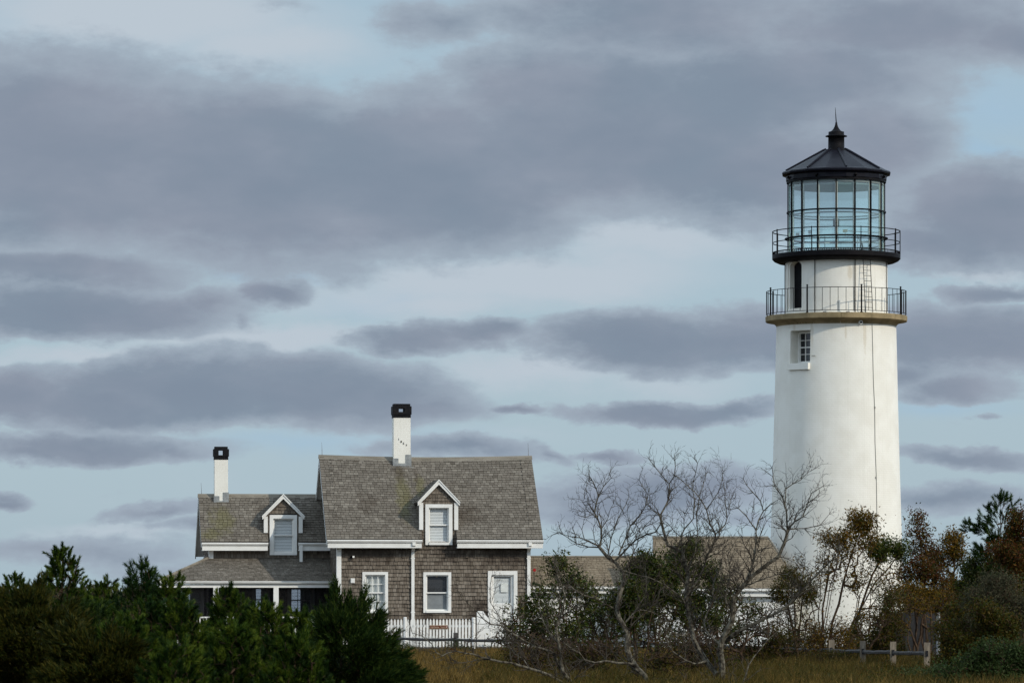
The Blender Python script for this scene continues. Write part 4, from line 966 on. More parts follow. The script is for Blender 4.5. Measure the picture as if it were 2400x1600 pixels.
# low grey board enclosure by the tower
bx0, bx1 = (2085 - 1200) / FPX * 127, (2205 - 1200) / FPX * 127
CB = empty('board_enclosure', ((bx0 + bx1) / 2, 127, 0), 0, 'low dark grey board enclosure half hidden by shrubs right of the lighthouse', 'enclosure')
hw_ = (bx1 - bx0) / 2; zt = EYE + (1400 - 1432) / FPX * 127
m = MB(); x = -hw_
while x < hw_ - .05: m.box(x, x + .148, 0, .03, -.05, zt - rng.uniform(0, .03)); x += .15
y = .03
while y < 1.6: m.box(-hw_, -hw_ + .03, y, y + .14, -.05, zt - rng.uniform(0, .04)).box(hw_ - .03, hw_, y, y + .14, -.05, zt - rng.uniform(0, .04)); y += .15
m.build('boards', CONC, CB)
PP = empty('vent_post', at(2199, 1400, 125.5)[:2] + (0,), 0, 'short pale grey pipe standing beside the grey board enclosure', 'pipe')
zt = EYE + (1400 - 1415) / FPX * 125.5
MB().tube([(0, 0, 0), (0, 0, zt - .05), (0, 0, zt)], [.055, .055, .03], 10).build('pipe', LEAD, PP)
MB().tube([(0, 0, zt - .12), (.2, 0, zt - .11)], .018, 6).build('arm', LEAD, PP)
# ------------------------------------------------------------------ plants
NR = np.random.default_rng(11)
def unit(a): return a / np.maximum(np.linalg.norm(a, axis=-1, keepdims=True), 1e-9)
def perp(d):
    r = NR.normal(size=d.shape); r -= d * np.sum(r * d, -1, keepdims=True); return unit(r)

def seg_mesh(p0, p1, r0, r1, n=4):
    """tapered sticks for many twigs at once"""
    p0, p1 = np.asarray(p0, float), np.asarray(p1, float); r0, r1 = np.asarray(r0), np.asarray(r1); m = len(p0)
    d = unit(p1 - p0); a = perp(d); b = np.cross(d, a); V = []
    for P_, r in ((p0, r0), (p1, r1)):
        for k in range(n):
            t = 2 * math.pi * k / n; V.append(P_ + (a * math.cos(t) + b * math.sin(t)) * r[:, None])
    V = np.stack(V, 1).reshape(-1, 3); base = np.arange(m)[:, None] * 2 * n
    F = np.concatenate([np.stack([base[:, 0] + k, base[:, 0] + (k + 1) % n, base[:, 0] + n + (k + 1) % n, base[:, 0] + n + k], 1) for k in range(n)])
    return V, F

class Skel:
    """branch skeleton grown towards target points"""
    def __init__(s, pts=None, par=None):
        s.p = [np.array(p, float) for p in pts] if pts is not None else []; s.par = list(par) if par is not None else []
    def chain(s, pts, parent=-1):
        for q in pts: s.p.append(np.array(q, float)); s.par.append(parent); parent = len(s.p) - 1
        return parent
    def grow(s, targets, step=.22, jit=.12, up=.0, base=None):
        tg = np.asarray(targets, float); b = s.p[0] if base is None else np.array(base)
        order = np.argsort(np.linalg.norm(tg - b, axis=1) + NR.normal(size=len(tg)) * .05)
        tips = []; arr = np.array(s.p)
        for i in order:
            t = tg[i]; dv = t - arr; ds = np.linalg.norm(dv, axis=1); j = int(np.argmin(ds + 1.2 * np.maximum(0, arr[:, 2] - t[2] + .1 * ds)))
            n = max(1, int(ds[j] / step)); p0 = arr[j]; par = j; new = []
            for k in range(1, n + 1):
                f = k / n; q = p0 + (t - p0) * f; 
                if k < n: q = q + NR.normal(size=3) * jit * step
                q[2] += up * math.sin(math.pi * f) * ds[j]
                s.p.append(q); s.par.append(par); par = len(s.p) - 1; new.append(q)
            arr = np.vstack([arr, new]); tips.append(par)
        return tips
    def radii(s, rtip, power=.42, rmax=.2):
        cnt = np.zeros(len(s.p)); kids = [0] * len(s.p)
        for i in range(len(s.p)): 
            if s.par[i] >= 0: kids[s.par[i]] += 1
        cnt[[k == 0 for k in kids]] = 1
        for i in range(len(s.p) - 1, -1, -1):
            if s.par[i] >= 0: cnt[s.par[i]] += cnt[i]
        return np.minimum(rtip * np.maximum(cnt, 1) ** power, rmax)
    def mesh(s, rtip, power=.42, rmax=.2, n=4):
        r = s.radii(rtip, power, rmax); P_ = np.array(s.p); idx = np.array([i for i in range(len(P_)) if s.par[i] >= 0]); pa = np.array(s.par)[idx]
        r1 = r[idx]; r0 = np.minimum(r[pa], r1 * 1.6)
        return seg_mesh(P_[pa], P_[idx], r0, r1, n)

def leaf_quads(c, d, ln, wd, fold=.25):
    """pointed leaves: c base points, d directions"""
    c = np.asarray(c, float); d = unit(np.asarray(d, float)); s_ = perp(d); nrm = np.cross(d, s_); ln = np.asarray(ln)[:, None]; wd = np.asarray(wd)[:, None]
    V = np.stack([c, c + d * ln * .45 + s_ * wd * .5 + nrm * wd * fold, c + d * ln, c + d * ln * .45 - s_ * wd * .5 + nrm * wd * fold], 1).reshape(-1, 3)
    b = np.arange(len(c))[:, None] * 4
    return V, b + np.array([[0, 1, 2, 3]])
def needle_tris(c, d, ln, wd):
    c = np.asarray(c, float); d = unit(np.asarray(d, float)); s_ = perp(d) * (np.asarray(wd)[:, None] * .5)
    V = np.stack([c - s_, c + s_, c + d * np.asarray(ln)[:, None]], 1).reshape(-1, 3); b = np.arange(len(c))[:, None] * 3
    return V, b + np.array([[0, 1, 2]])

def ell_points(ells, n, shell=.35, lobes=6):
    """random points in a union of ellipsoids (u, v, ru, rv, Y[, depth]) given in photograph pixels"""
    sub = []
    for e in ells:                                  # break every lobe into smaller uneven lobes
        if lobes < 2 or min(e[2], e[3]) < 18: sub.append(tuple(e)); continue
        for k in range(lobes):
            a = NR.uniform(0, 2 * math.pi); q = NR.uniform(.2, .78); f = NR.uniform(.28, .55)
            sub.append((e[0] + e[2] * q * math.cos(a), e[1] + e[3] * q * math.sin(a), e[2] * f, e[3] * f, e[4] + NR.normal() * .15) + tuple(x * f for x in e[5:]))
    ells = sub; wt = np.array([e[2] * e[3] for e in ells], float); wt /= wt.sum(); out = []
    for e, k in zip(ells, NR.multinomial(n, wt)):
        u, v, ru, rv, Y = e[:5]; c = np.array(at(u, v, Y)); rx, rz = ru * Y / FPX, rv * Y / FPX; ry = e[5] if len(e) > 5 else (rx + rz) / 2
        q = unit(NR.normal(size=(k, 3))) * (NR.random((k, 1)) ** (1 / 3 if shell is None else shell)); out.append(c + q * np.array([rx, ry, rz]))
    out = np.concatenate(out); return out[out[:, 2] > .05]

GREENPINE = mat_leaf('pine_needles', [(.008, .022, .003), (.020, .048, .005), (.042, .075, .007), (.075, .095, .010)], .6, .2)
PINE_YOUNG = mat_leaf('young_pine_needles', [(.036, .070, .007), (.075, .110, .011), (.125, .145, .018)], .6, .2)
PINE_OLD = mat_leaf('old_pine_needles', [(.006, .016, .003), (.012, .030, .005), (.022, .042, .006)], .6, .15)
DARKPINE = mat_leaf('dark_pine_needles', [(.006, .018, .006), (.013, .034, .008), (.026, .052, .010)], .5, .12)
CEDARG = mat_leaf('cedar_scales', [(.005, .015, .003), (.014, .032, .005), (.048, .068, .010)], .6, .1)
CEDARB = mat_leaf('bronze_cedar_scales', [(.008, .016, .003), (.020, .026, .004), (.060, .048, .006), (.016, .030, .005)], .6, .1)
BAYB = mat_leaf('bayberry_leaves', [(.006, .014, .003), (.022, .038, .005), (.050, .064, .009), (.085, .080, .014)], .42, .2)
OLIVE = mat_leaf('olive_leaves', [(.012, .020, .004), (.034, .044, .006), (.080, .058, .007), (.050, .026, .006)], .5, .25)
RUST = mat_leaf('autumn_leaves', [(.020, .028, .005), (.090, .055, .008), (.170, .080, .010), (.045, .050, .007), (.22, .12, .012)], .5, .3)
REDL = mat_leaf('red_autumn_leaves', [(.10, .022, .008), (.060, .026, .008), (.13, .060, .010), (.040, .040, .007), (.026, .034, .006)], .5, .3)
GREYL = mat_leaf('grey_olive_leaves', [(.026, .028, .016), (.055, .056, .030), (.085, .080, .045), (.040, .034, .016)], .7, .2)
LOWG = mat_leaf('low_green_leaves', [(.016, .032, .009), (.034, .056, .014), (.055, .075, .028)], .5, .25)

def root(name, x, y, label, cat, group=None): return empty(name, (x, y, 0), 0, label, cat, group)
def child(name, VF, m, o, slots=None):
    V, F = VF; V = np.asarray(V) - np.array(o.location); return arrays(name, V, F, m, o, slots=slots)
def cat_(*vf):
    Vs, Fs, n = [], [], 0
    for V, F in vf: Vs.append(np.asarray(V)); Fs.append(np.asarray(F) + n); n += len(V)
    return np.concatenate(Vs), np.concatenate(Fs)

def tufts(c, d, K, shoot, ln, wd, phi=(25, 65)):
    """bottle-brush shoots: c bases, d axes"""
    m = len(c); d = unit(d); C = np.repeat(c, K, 0); D = np.repeat(d, K, 0); t = NR.random(m * K) ** .8
    sc = np.repeat(NR.uniform(.75, 1.2, m), K)
    ph = np.radians(NR.uniform(phi[0], phi[1], m * K) * (1 - .55 * t)); q = perp(D)
    dirs = D * np.cos(ph)[:, None] + q * np.sin(ph)[:, None]
    return needle_tris(C + D * (t * shoot * sc)[:, None], dirs, NR.uniform(.75, 1.1, m * K) * ln * sc, np.full(m * K, wd))

def pine(label, u, vt, halfw, Y, ntuft=330, m=GREENPINE, power=1.0, K=125, ln=.080, shoot=.15, leaders=7, group='pitch pines by the path', arms=(), lean=0):
    x, y, zt = at(u, vt, Y); o = root('pine_tree', x, y, label, 'pine tree', group); W_ = halfw * Y / FPX; zt = max(zt, .7)
    sk = Skel(); sk.chain([(x + lean * (k / 8) ** 2 , y, zt * .92 * k / 8 - .05) for k in range(9)])
    pts, dirs = [], []
    n = int(ntuft * 2.2)
    h = NR.random(n * 3) ** .8; r = W_ * (1 - h ** (1.5 * power)) + .10; a = NR.random(n * 3) * 2 * math.pi
    lob = 1 + .22 * np.sin(a * 3 + h * 7 + u) + .15 * np.sin(a * 5 - h * 11 + vt); rr = r * lob * NR.uniform(.45, 1.0, n * 3) ** .5
    sel = np.arange(n * 3)[:n]
    T = np.stack([x + np.cos(a) * rr, y + np.sin(a) * rr, .12 + h * (zt - .3)], 1)[sel]
    T += NR.normal(size=T.shape) * .05
    T = T[T[:, 2] > .1]; keep = []                  # shoots keep their distance, so that each reads as a tuft
    for i in range(len(T)):
        if not keep or np.min(np.sum((T[keep] - T[i]) ** 2, 1)) > .092 ** 2: keep.append(i)
    T = T[keep]
    tips = sk.grow(T, .2, .15, .0)
    out = T - np.array([x, y, 0]); out[:, 2] = 0; out = unit(out)
    d = out * NR.uniform(.2, .8, (len(T), 1)) + np.array([0, 0, 1]) * NR.uniform(.5, 1.1, (len(T), 1)) + NR.normal(size=T.shape) * .25
    # leaders standing clear at the top
    L = []; Ld = []
    for k in range(leaders):
        aa = k * 2.4 + u; rad = (.0 if k == 0 else min(.07 + .045 * k, W_ * .8)); zz = zt - (.02 if k == 0 else .05 + .10 * k * NR.uniform(.8, 1.2))
        bx, by = x + math.cos(aa) * rad, y + math.sin(aa) * rad * .6
        for j in range(3): L.append((bx, by, zz - .12 - .1 * j)); Ld.append((math.cos(aa) * .5 * (k > 0) + NR.normal() * .1, NR.normal() * .1, 1))
        for j in range(4): b = j * 1.57 + aa; L.append((bx, by, zz - .16)); Ld.append((math.cos(b) * .8, math.sin(b) * .8, .8))
        sk.chain([(bx, by, zz - .1)], 6 if k == 0 else 5)
    for (au, av, n_) in arms:                       # side arms ending at a given place, brushed with shoots
        e = np.array(at(au, av, Y + NR.normal() * .2)); b = np.array([x, y, e[2] - .25]); sk.chain([b + (e - b) * t for t in (.3, .6, .9)], 5)
        for j in range(n_):
            t = NR.uniform(.45, 1.0); q = b + (e - b) * t + NR.normal(size=3) * .07; L.append(tuple(q)); dd = unit(e - b) * .8 + NR.normal(size=3) * .45 + np.array([0, 0, .5]); Ld.append(tuple(dd))
    C = np.concatenate([T, np.array(L)]); D = np.concatenate([d, np.array(Ld)])
    child('trunk', sk.mesh(.005, .45, .07), BARK_BROWN, o)
    VF = tufts(C, D, K, shoot, ln, .0105, (32, 72)); sl_ = np.repeat(NR.choice(3, len(C), p=[.45, .25, .30]), K)
    child('foliage', VF, [m, PINE_YOUNG if m is GREENPINE else GREENPINE, PINE_OLD], o, sl_); return o

def cedar(label, u, vt, ells, Y, n=1500, m=CEDARG, name='cedar_shrub', cat='shrub', K=16, group=None, upw=.5, ln=.085, shoot=.20, plumes=()):
    x, y, _ = at(u, vt, Y); o = root(name, x, y, label, cat, group)
    T = ell_points(ells, n, .30, 5)
    for (tu, tv, bu, bv, wd_) in plumes:            # pointed sprays
        a_, b_ = np.array(at(tu, tv, Y)), np.array(at(bu, bv, Y)); k = int(170 * wd_ / 30); t = NR.random((k, 1)) ** .6
        T = np.concatenate([T, a_ + (b_ - a_) * t + NR.normal(size=(k, 3)) * t * wd_ * Y / FPX * .45])
    T = T[T[:, 2] > .05]; zt = T[:, 2].max()
    sk = Skel(); sk.chain([(x, y, zt * .8 * k / 6 - .05) for k in range(7)]); sk.grow(T[::4], .25, .1, .0)
    ax = np.array([x, y, 0]); out = T - ax; out[:, 2] = (out[:, 2] - .4 * zt) * .5; out = unit(out)
    d = out + np.array([0, 0, upw]) + NR.normal(size=T.shape) * .3
    child('trunk', sk.mesh(.004, .45, .05), BARK_BROWN, o)
    child('foliage', tufts(T, d, K, shoot, ln, .016, (15, 60)), m, o); return o

def shrub(label, u, Y, stems, ells, nt, leaf, m, bark=BARK_BROWN, name='shrub', cat='shrub', group=None, per=9, size=(.05, .085), wid=.36, spread=.18, rtip=.0045, rmax=.035, droop=-.1, twigs=0, twig_ells=None, shell=.45, skirt=None, sprinkle=0):
    """stems fan out from one base towards the crown; leaves sit round the twig ends"""
    if skirt if skirt is not None else str(group).startswith(('bushes of', 'shrubs at')) and name == 'shrub':
        n0 = len(ells)                              # branches and leaves down to the ground
        for e in list(ells):
            v = e[1] + e[3] * 1.1; gv = 1400 + EYE * FPX / e[4]
            while v < gv - 10: ells = ells + [(e[0] + NR.normal() * 10, v, e[2] * .9, min(e[3], 40) * .8) + tuple(e[4:])]; v += e[3] * .9
        nt = int(nt * (1 + .55 * (len(ells) / n0 - 1)))
    x, y, _ = at(u, 1500, Y); o = root(name, x, y, label, cat, group); sk = Skel(); sk.chain([(x, y, -.1)])
    for (su, sv, sy) in stems:
        e = np.array(at(su, sv, Y + sy)); b = np.array([x + NR.normal() * .12, y + NR.normal() * .1, -.1]); n = 7
        pts = [b + (e - b) * np.array([(k / n) ** 1.25, (k / n), (k / n) ** .9]) + NR.normal(size=3) * .03 * (0 < k < n) for k in range(1, n + 1)]
        sk.chain(pts, 0)
    T = ell_points(ells, int(nt * 1.9), shell)
    if sprinkle: T = np.concatenate([T, ell_points(twig_ells, sprinkle, .5)])
    if twigs: sk.grow(ell_points(twig_ells or ells, int(twigs * 1.6), shell), .2, .22)
    tips = sk.grow(T, .2, .2)
    P_ = np.array(sk.p)[tips]; par = np.array(sk.p)[[sk.par[t] for t in tips]]
    anc = [sk.par[t] for t in tips]; gp = np.array(sk.p)[[sk.par[sk.par[a]] if a > 0 and sk.par[a] > 0 and sk.par[sk.par[a]] > 0 else max(a, 0) for a in anc]]
    per = max(2, int(per * 1.15)); C = np.repeat(P_, per, 0); pick = NR.random((len(C), 1)) < .55; Cp = np.where(pick, np.repeat(par, per, 0), np.repeat(gp, per, 0)); f = NR.random((len(C), 1)); base = Cp + (C - Cp) * f + NR.normal(size=C.shape) * spread * .5
    d = unit(C - Cp + 1e-6) * .6 + NR.normal(size=C.shape) * .7 + np.array([0, 0, droop])
    ln = NR.uniform(size[0] * .75, size[1] * 1.15, len(C))
    child('stem', sk.mesh(rtip, .42, rmax), bark, o)
    child('leaves', leaf_quads(base, d, ln, ln * wid * NR.uniform(.8, 1.2, len(C))), m, o); return o

def bare_tree(label, limbs, spurs=True, name='bare_tree', seed=1, dens=1.0):
    """gnarled leafless tree: limbs are (polyline of (u, v, Y), r0, r1); spurs and twigs grow off them"""
    b0 = at(*limbs[0][0][0]); o = root(name, b0[0], b0[1], label, 'tree', 'leafless trees in the foreground'); r_ = np.random.default_rng(seed)
    main = MB(); S0, S1, R0, R1 = [], [], [], []
    def twig(p, d, L, rad, lev):
        n = max(2, int(L / .085)); q = p.copy(); dd = d.copy(); st = L / n
        for k in range(n):
            dd = unit(dd + r_.normal(size=3) * .21 + np.array([0, 0, .05])); nx = q + dd * st; ra = rad * (1 - k / n * .75); rb = rad * (1 - (k + 1) / n * .75)
            S0.append(q.copy()); S1.append(nx.copy()); R0.append(ra); R1.append(rb)
            if lev > 0 and L > .16 and r_.random() < (.86 if lev > 1 else .68):
                s_ = r_.normal(size=3); s_ -= dd * s_.dot(dd); s_ = unit(s_); nd = unit(dd * r_.uniform(.4, .9) + s_ * .85 + np.array([0, 0, .25]))
                twig(nx, nd, L * r_.uniform(.35, .62) * (1 - .35 * k / n), max(rad * .6, .0036), lev - 1)
            q = nx
    for pts, ra, rb in limbs:
        P_ = [np.array(at(*p)) for p in pts]
        # refine the line with a smooth wander
        Q_ = []
        for i in range(len(P_) - 1):
            n = max(1, int(np.linalg.norm(P_[i + 1] - P_[i]) / .16))
            pm1 = P_[i - 1] if i else P_[i]; p2 = P_[i + 2] if i + 2 < len(P_) else P_[i + 1]
            for k in range(n):
                t = k / n; a, b, c, d = pm1, P_[i], P_[i + 1], p2
                Q_.append(.5 * ((2 * b) + (-a + c) * t + (2 * a - 5 * b + 4 * c - d) * t * t + (-a + 3 * b - 3 * c + d) * t ** 3) + (r_.normal(size=3) * .013 if 0 < k else 0))
        Q_.append(P_[-1]); m = len(Q_); rad = [(ra + (rb - ra) * (k / max(m - 1, 1)) ** .8) * r_.uniform(.92, 1.1) for k in range(m)]
        rad = [x * .92 for x in rad]; main.tube([tuple(q - np.array(o.location)) for q in Q_], rad, 7)
        if not spurs: continue
        for k in range(1, m):                       # young limbs fanning up from the older wood
            if .014 < rad[k] < .075 and r_.random() < .40 * dens:
                dv = unit(Q_[k] - Q_[k - 1]); s_ = r_.normal(size=3); s_[1] *= .7; s_ -= dv * s_.dot(dv)
                twig(Q_[k], unit(dv * .5 + unit(s_) * .75 + np.array([0, 0, .55])), r_.uniform(.55, 1.1), min(.017, rad[k] * .6), 3)
        for k in range(1, m):
            t = k / m
            if rad[k] > .045 and r_.random() > .25: continue
            for rep in range(3 if rad[k] < .016 else 2):
                if r_.random() < .95 * dens:
                    dv = unit(Q_[k] - Q_[k - 1]); s_ = r_.normal(size=3); s_[1] *= .8; s_ -= dv * s_.dot(dv); s_ = unit(s_)
                    L = r_.uniform(.15, .62) * (1.1 - .45 * t)
                    twig(Q_[k], unit(dv * .55 + s_ * .85 + np.array([0, 0, .3])), L, min(.0125, rad[k] * .62), 2 if L > .26 else 1)
        for rep in range(3): twig(Q_[-1], unit(Q_[-1] - Q_[-2] + r_.normal(size=3) * .35), r_.uniform(.14, .32), min(.009, rad[-1] * .8), 2)
    main.build('trunk', BARK_GREY, o)
    if S0: child('crown', seg_mesh(S0, S1, R0, R1, 4), BARK_DARK, o)
    return o

# --- leafless trees, nearest the camera on the right half
YT = 86.0
def L3(pts, y0=0.0, y1=0.0): n = len(pts); return [(u, v, YT + y0 + (y1 - y0) * k / max(n - 1, 1)) for k, (u, v) in enumerate(pts)]
bare_tree('leafless grey-barked tree leaning left in front of the house link', [
    (L3([(1530, 1625), (1519, 1600), (1481, 1548), (1470, 1503), (1460, 1464), (1446, 1429), (1456, 1380), (1461, 1341), (1442, 1317), (1425, 1306), (1405, 1282)], 0, .5), .080, .034),
    (L3([(1405, 1282), (1409, 1239), (1393, 1201), (1402, 1162), (1389, 1127), (1382, 1118)], .5, .2), .026, .008),
    (L3([(1402, 1165), (1414, 1140), (1432, 1120)], .3, .1), .013, .006),
    (L3([(1405, 1282), (1380, 1281), (1351, 1273), (1332, 1260), (1319, 1252)], .5, 1.0), .017, .006),
    (L3([(1440, 1315), (1462, 1293), (1491, 1264), (1515, 1252), (1537, 1246), (1549, 1225)], .5, -.3), .026, .012),
    (L3([(1450, 1300), (1466, 1262), (1477, 1232), (1500, 1206), (1513, 1185), (1519, 1159), (1506, 1140), (1498, 1124)], .5, .9), .019, .007),
    (L3([(1425, 1300), (1432, 1262), (1448, 1215), (1468, 1180), (1474, 1162)], .6, 1.2), .015, .006),
    (L3([(1393, 1202), (1372, 1212), (1357, 1208)], .3, .0), .009, .005),
    (L3([(1493, 1560), (1450, 1553), (1420, 1548), (1395, 1552), (1370, 1545), (1340, 1520), (1318, 1502)], 0, -.8), .030, .012),
    (L3([(1446, 1429), (1420, 1415), (1396, 1402), (1368, 1394), (1345, 1380), (1318, 1350), (1300, 1318)], .3, -.4), .020, .007),
    (L3([(1460, 1464), (1490, 1430), (1512, 1395), (1516, 1360), (1512, 1330)], .2, .8), .018, .007)], seed=3)
bare_tree('tallest many-limbed leafless grey tree in front of the white annex', [
    (L3([(1692, 1640), (1693, 1600), (1692, 1555), (1689, 1506), (1703, 1478), (1716, 1454), (1719, 1401), (1747, 1366), (1786, 1331), (1825, 1303), (1838, 1272), (1846, 1246)], 0, -.6), .092, .030),
    (L3([(1846, 1246), (1843, 1197), (1835, 1166), (1816, 1140), (1810, 1096)], -.6, -.4), .024, .007),
    (L3([(1840, 1180), (1842, 1145), (1877, 1124), (1900, 1094)], -.5, -.2), .014, .005),
    (L3([(1848, 1238), (1862, 1222), (1881, 1211), (1893, 1178), (1902, 1155), (1930, 1138)], -.6, -1.2), .020, .006),
    (L3([(1850, 1240), (1885, 1238), (1923, 1229), (1944, 1204)], -.6, -.2), .016, .006),
    (L3([(1747, 1366), (1757, 1340), (1765, 1317), (1772, 1275), (1772, 1243), (1789, 1197), (1782, 1173), (1751, 1138), (1742, 1122)], -.3, .5), .026, .007),
    (L3([(1772, 1240), (1750, 1210), (1730, 1190), (1708, 1194), (1712, 1170)], 0, .4), .015, .006),
    (L3([(1789, 1197), (1806, 1182), (1824, 1170)], .3, .1), .011, .005),
    (L3([(1700, 1503), (1716, 1489), (1754, 1467), (1796, 1446), (1832, 1429), (1860, 1401), (1902, 1359), (1930, 1330), (1951, 1310), (1968, 1275)], 0, -1.2), .052, .010),
    (L3([(1832, 1429), (1856, 1410), (1880, 1388), (1912, 1372), (1945, 1368)], -.7, -.2), .015, .006),
    (L3([(1680, 1580), (1677, 1576), (1655, 1548), (1635, 1517), (1622, 1480), (1618, 1454), (1607, 1401), (1613, 1348), (1600, 1296), (1580, 1283), (1565, 1278), (1554, 1239), (1547, 1208)], 0, .4), .062, .028),
    (L3([(1547, 1208), (1560, 1185), (1565, 1173), (1568, 1134), (1550, 1112), (1537, 1096), (1521, 1075)], .4, .7), .021, .007),
    (L3([(1568, 1134), (1580, 1116), (1581, 1078)], .5, .2), .013, .006),
    (L3([(1600, 1296), (1596, 1257), (1604, 1239), (1625, 1215), (1628, 1170), (1624, 1130), (1635, 1085)], .2, -.4), .019, .006),
    (L3([(1613, 1340), (1630, 1290), (1635, 1246), (1632, 1200), (1640, 1160), (1655, 1110)], .2, .9), .019, .006),
    (L3([(1607, 1400), (1640, 1352), (1663, 1290), (1677, 1250), (1663, 1225), (1656, 1194), (1628, 1152), (1582, 1113)], .1, -.5), .028, .007),
    (L3([(1677, 1250), (1700, 1228), (1702, 1192), (1694, 1110)], -.2, .3), .016, .005),
    (L3([(1656, 1194), (1672, 1170), (1690, 1135), (1695, 1105)], -.3, -.6), .012, .005),
    (L3([(1547, 1208), (1525, 1192), (1512, 1165)], .4, .2), .014, .006),
    (L3([(1618, 1454), (1598, 1400), (1560, 1372), (1520, 1352), (1476, 1341), (1440, 1330)], .2, -.9), .023, .006),
    (L3([(1622, 1478), (1600, 1490), (1575, 1480), (1550, 1452), (1525, 1432), (1500, 1428)], .2, -.8), .019, .007),
    (L3([(1689, 1510), (1665, 1490), (1650, 1455), (1668, 1410), (1672, 1365), (1690, 1330), (1695, 1290)], -.2, .8), .030, .007),
    (L3([(1716, 1454), (1700, 1400), (1712, 1350), (1705, 1300), (1722, 1270)], -.3, -1.0), .022, .006),
    (L3([(1719, 1401), (1742, 1372), (1760, 1368), (1800, 1352), (1845, 1345), (1880, 1322)], -.2, -.9), .020, .006),
    (L3([(1655, 1548), (1630, 1555), (1590, 1535), (1566, 1510), (1560, 1470)], 0, -1.0), .028, .008),
    (L3([(1685, 1600), (1655, 1592), (1622, 1606), (1590, 1630)], 0, -.5), .045, .030)], seed=8)
bare_tree('low leafless grey tree spreading left towards the brown sign', [
    (L3([(1352, 1640), (1340, 1600), (1319, 1573), (1309, 1506), (1303, 1470), (1318, 1430), (1325, 1400), (1312, 1362), (1300, 1330)], -2, -2.6), .052, .010),
    (L3([(1335, 1612), (1320, 1599), (1267, 1573), (1240, 1565), (1200, 1553), (1148, 1544), (1110, 1532), (1069, 1525), (1049, 1529), (1037, 1536), (1022, 1528), (1012, 1508), (990, 1490), (966, 1482)], -2, -3.6), .040, .007),
    (L3([(1319, 1570), (1300, 1535), (1290, 1525), (1254, 1515), (1228, 1500), (1201, 1483), (1174, 1465), (1150, 1462), (1132, 1449), (1119, 1433), (1100, 1415), (1082, 1399), (1074, 1384)], -2, -3.0), .030, .006),
    (L3([(1180, 1470), (1168, 1440), (1150, 1412), (1148, 1380), (1152, 1350)], -2.6, -2.2), .012, .005),
    (L3([(1037, 1536), (1020, 1542), (1000, 1520), (985, 1506)], -3.2, -3.4), .008, .004),
    (L3([(1309, 1506), (1285, 1478), (1268, 1440), (1262, 1405), (1244, 1370)], -2.2, -1.6), .018, .006),
    (L3([(1240, 1565), (1228, 1545), (1205, 1530), (1190, 1505), (1178, 1497)], -2.6, -2.0), .012, .005)], seed=13, dens=.75)
bare_tree('thin leaning leafless sapling crossing the grass right of the tall bare tree', [
    (L3([(1728, 1640), (1740, 1600), (1754, 1559), (1782, 1520), (1806, 1492), (1832, 1471), (1850, 1466)], -3, -2.4), .020, .006)], seed=21, dens=.5)

# --- dark evergreen leaf shrubs between bare trees and the white buildings
G1 = 'dark green leafy shrubs in front of the white buildings'
shrub('loose dark green shrub at the house\'s right corner, upright leafy tops', 1305, 100, [(1300, 1320, .2), (1330, 1310, 0), (1262, 1380, .3), (1350, 1340, -.2), (1230, 1440, 0)],
      [(1318, 1345, 70, 42, 100), (1262, 1420, 62, 60, 99.6), (1350, 1410, 55, 60, 100.5), (1300, 1480, 85, 45, 100)], 330, None, BAYB, group=G1, per=9, size=(.06, .11), twigs=120, twig_ells=[(1280, 1500, 100, 70, 100)], rtip=.004)
shrub('dense round dark green shrub below the left roof end of the annex', 1500, 102, [(1500, 1300, 0), (1460, 1340, .2), (1545, 1330, -.2)],
      [(1500, 1330, 62, 50, 102), (1470, 1390, 70, 50, 101.6), (1540, 1380, 60, 55, 102.3), (1500, 1440, 70, 40, 102)], 500, None, BAYB, group=G1, per=12, size=(.06, .10), rtip=.004, twigs=60, twig_ells=[(1500, 1470, 80, 50, 102)])
shrub('tall dark green shrub in front of the annex roof', 1620, 103, [(1615, 1280, 0), (1590, 1320, .3), (1660, 1320, -.2), (1690, 1370, 0)],
      [(1618, 1310, 55, 45, 103), (1655, 1350, 55, 50, 103.4), (1590, 1370, 60, 60, 102.7), (1640, 1420, 70, 50, 103)], 480, None, BAYB, group=G1, per=11, size=(.055, .095), rtip=.004, twigs=80, twig_ells=[(1630, 1480, 85, 50, 103)])
shrub('low tangled shrub of thin dark stems between the bare trunks', 1420, 104, [(1400, 1420, 0), (1440, 1410, .2), (1470, 1450, 0), (1380, 1450, .1)],
      [(1430, 1440, 90, 50, 104), (1370, 1480, 60, 50, 104.4)], 150, None, BAYB, group=G1, per=6, size=(.05, .08), twigs=200, twig_ells=[(1430, 1460, 110, 60, 104)])
shrub('twiggy shrub with sparse leaves right of the tallest bare trunk', 1730, 105, [(1720, 1400, 0), (1760, 1410, .2), (1690, 1430, 0), (1790, 1440, -.2)],
      [(1715, 1400, 60, 45, 105), (1760, 1440, 60, 45, 105.3), (1680, 1460, 50, 50, 104.7)], 170, None, BAYB, group=G1, per=6, size=(.05, .085), twigs=220, twig_ells=[(1730, 1460, 95, 60, 105)])
shrub('small olive bush against the annex gutter\'s right end', 1868, 112, [(1856, 1340, 0), (1885, 1360, .2), (1840, 1370, 0)],
      [(1858, 1352, 38, 28, 112), (1895, 1385, 45, 35, 112.2), (1835, 1390, 32, 28, 111.8)], 210, None, OLIVE, group='shrubs at the foot of the lighthouse', per=9, size=(.05, .085), twigs=90, twig_ells=[(1865, 1430, 60, 70, 112)], sprinkle=80, skirt=False)

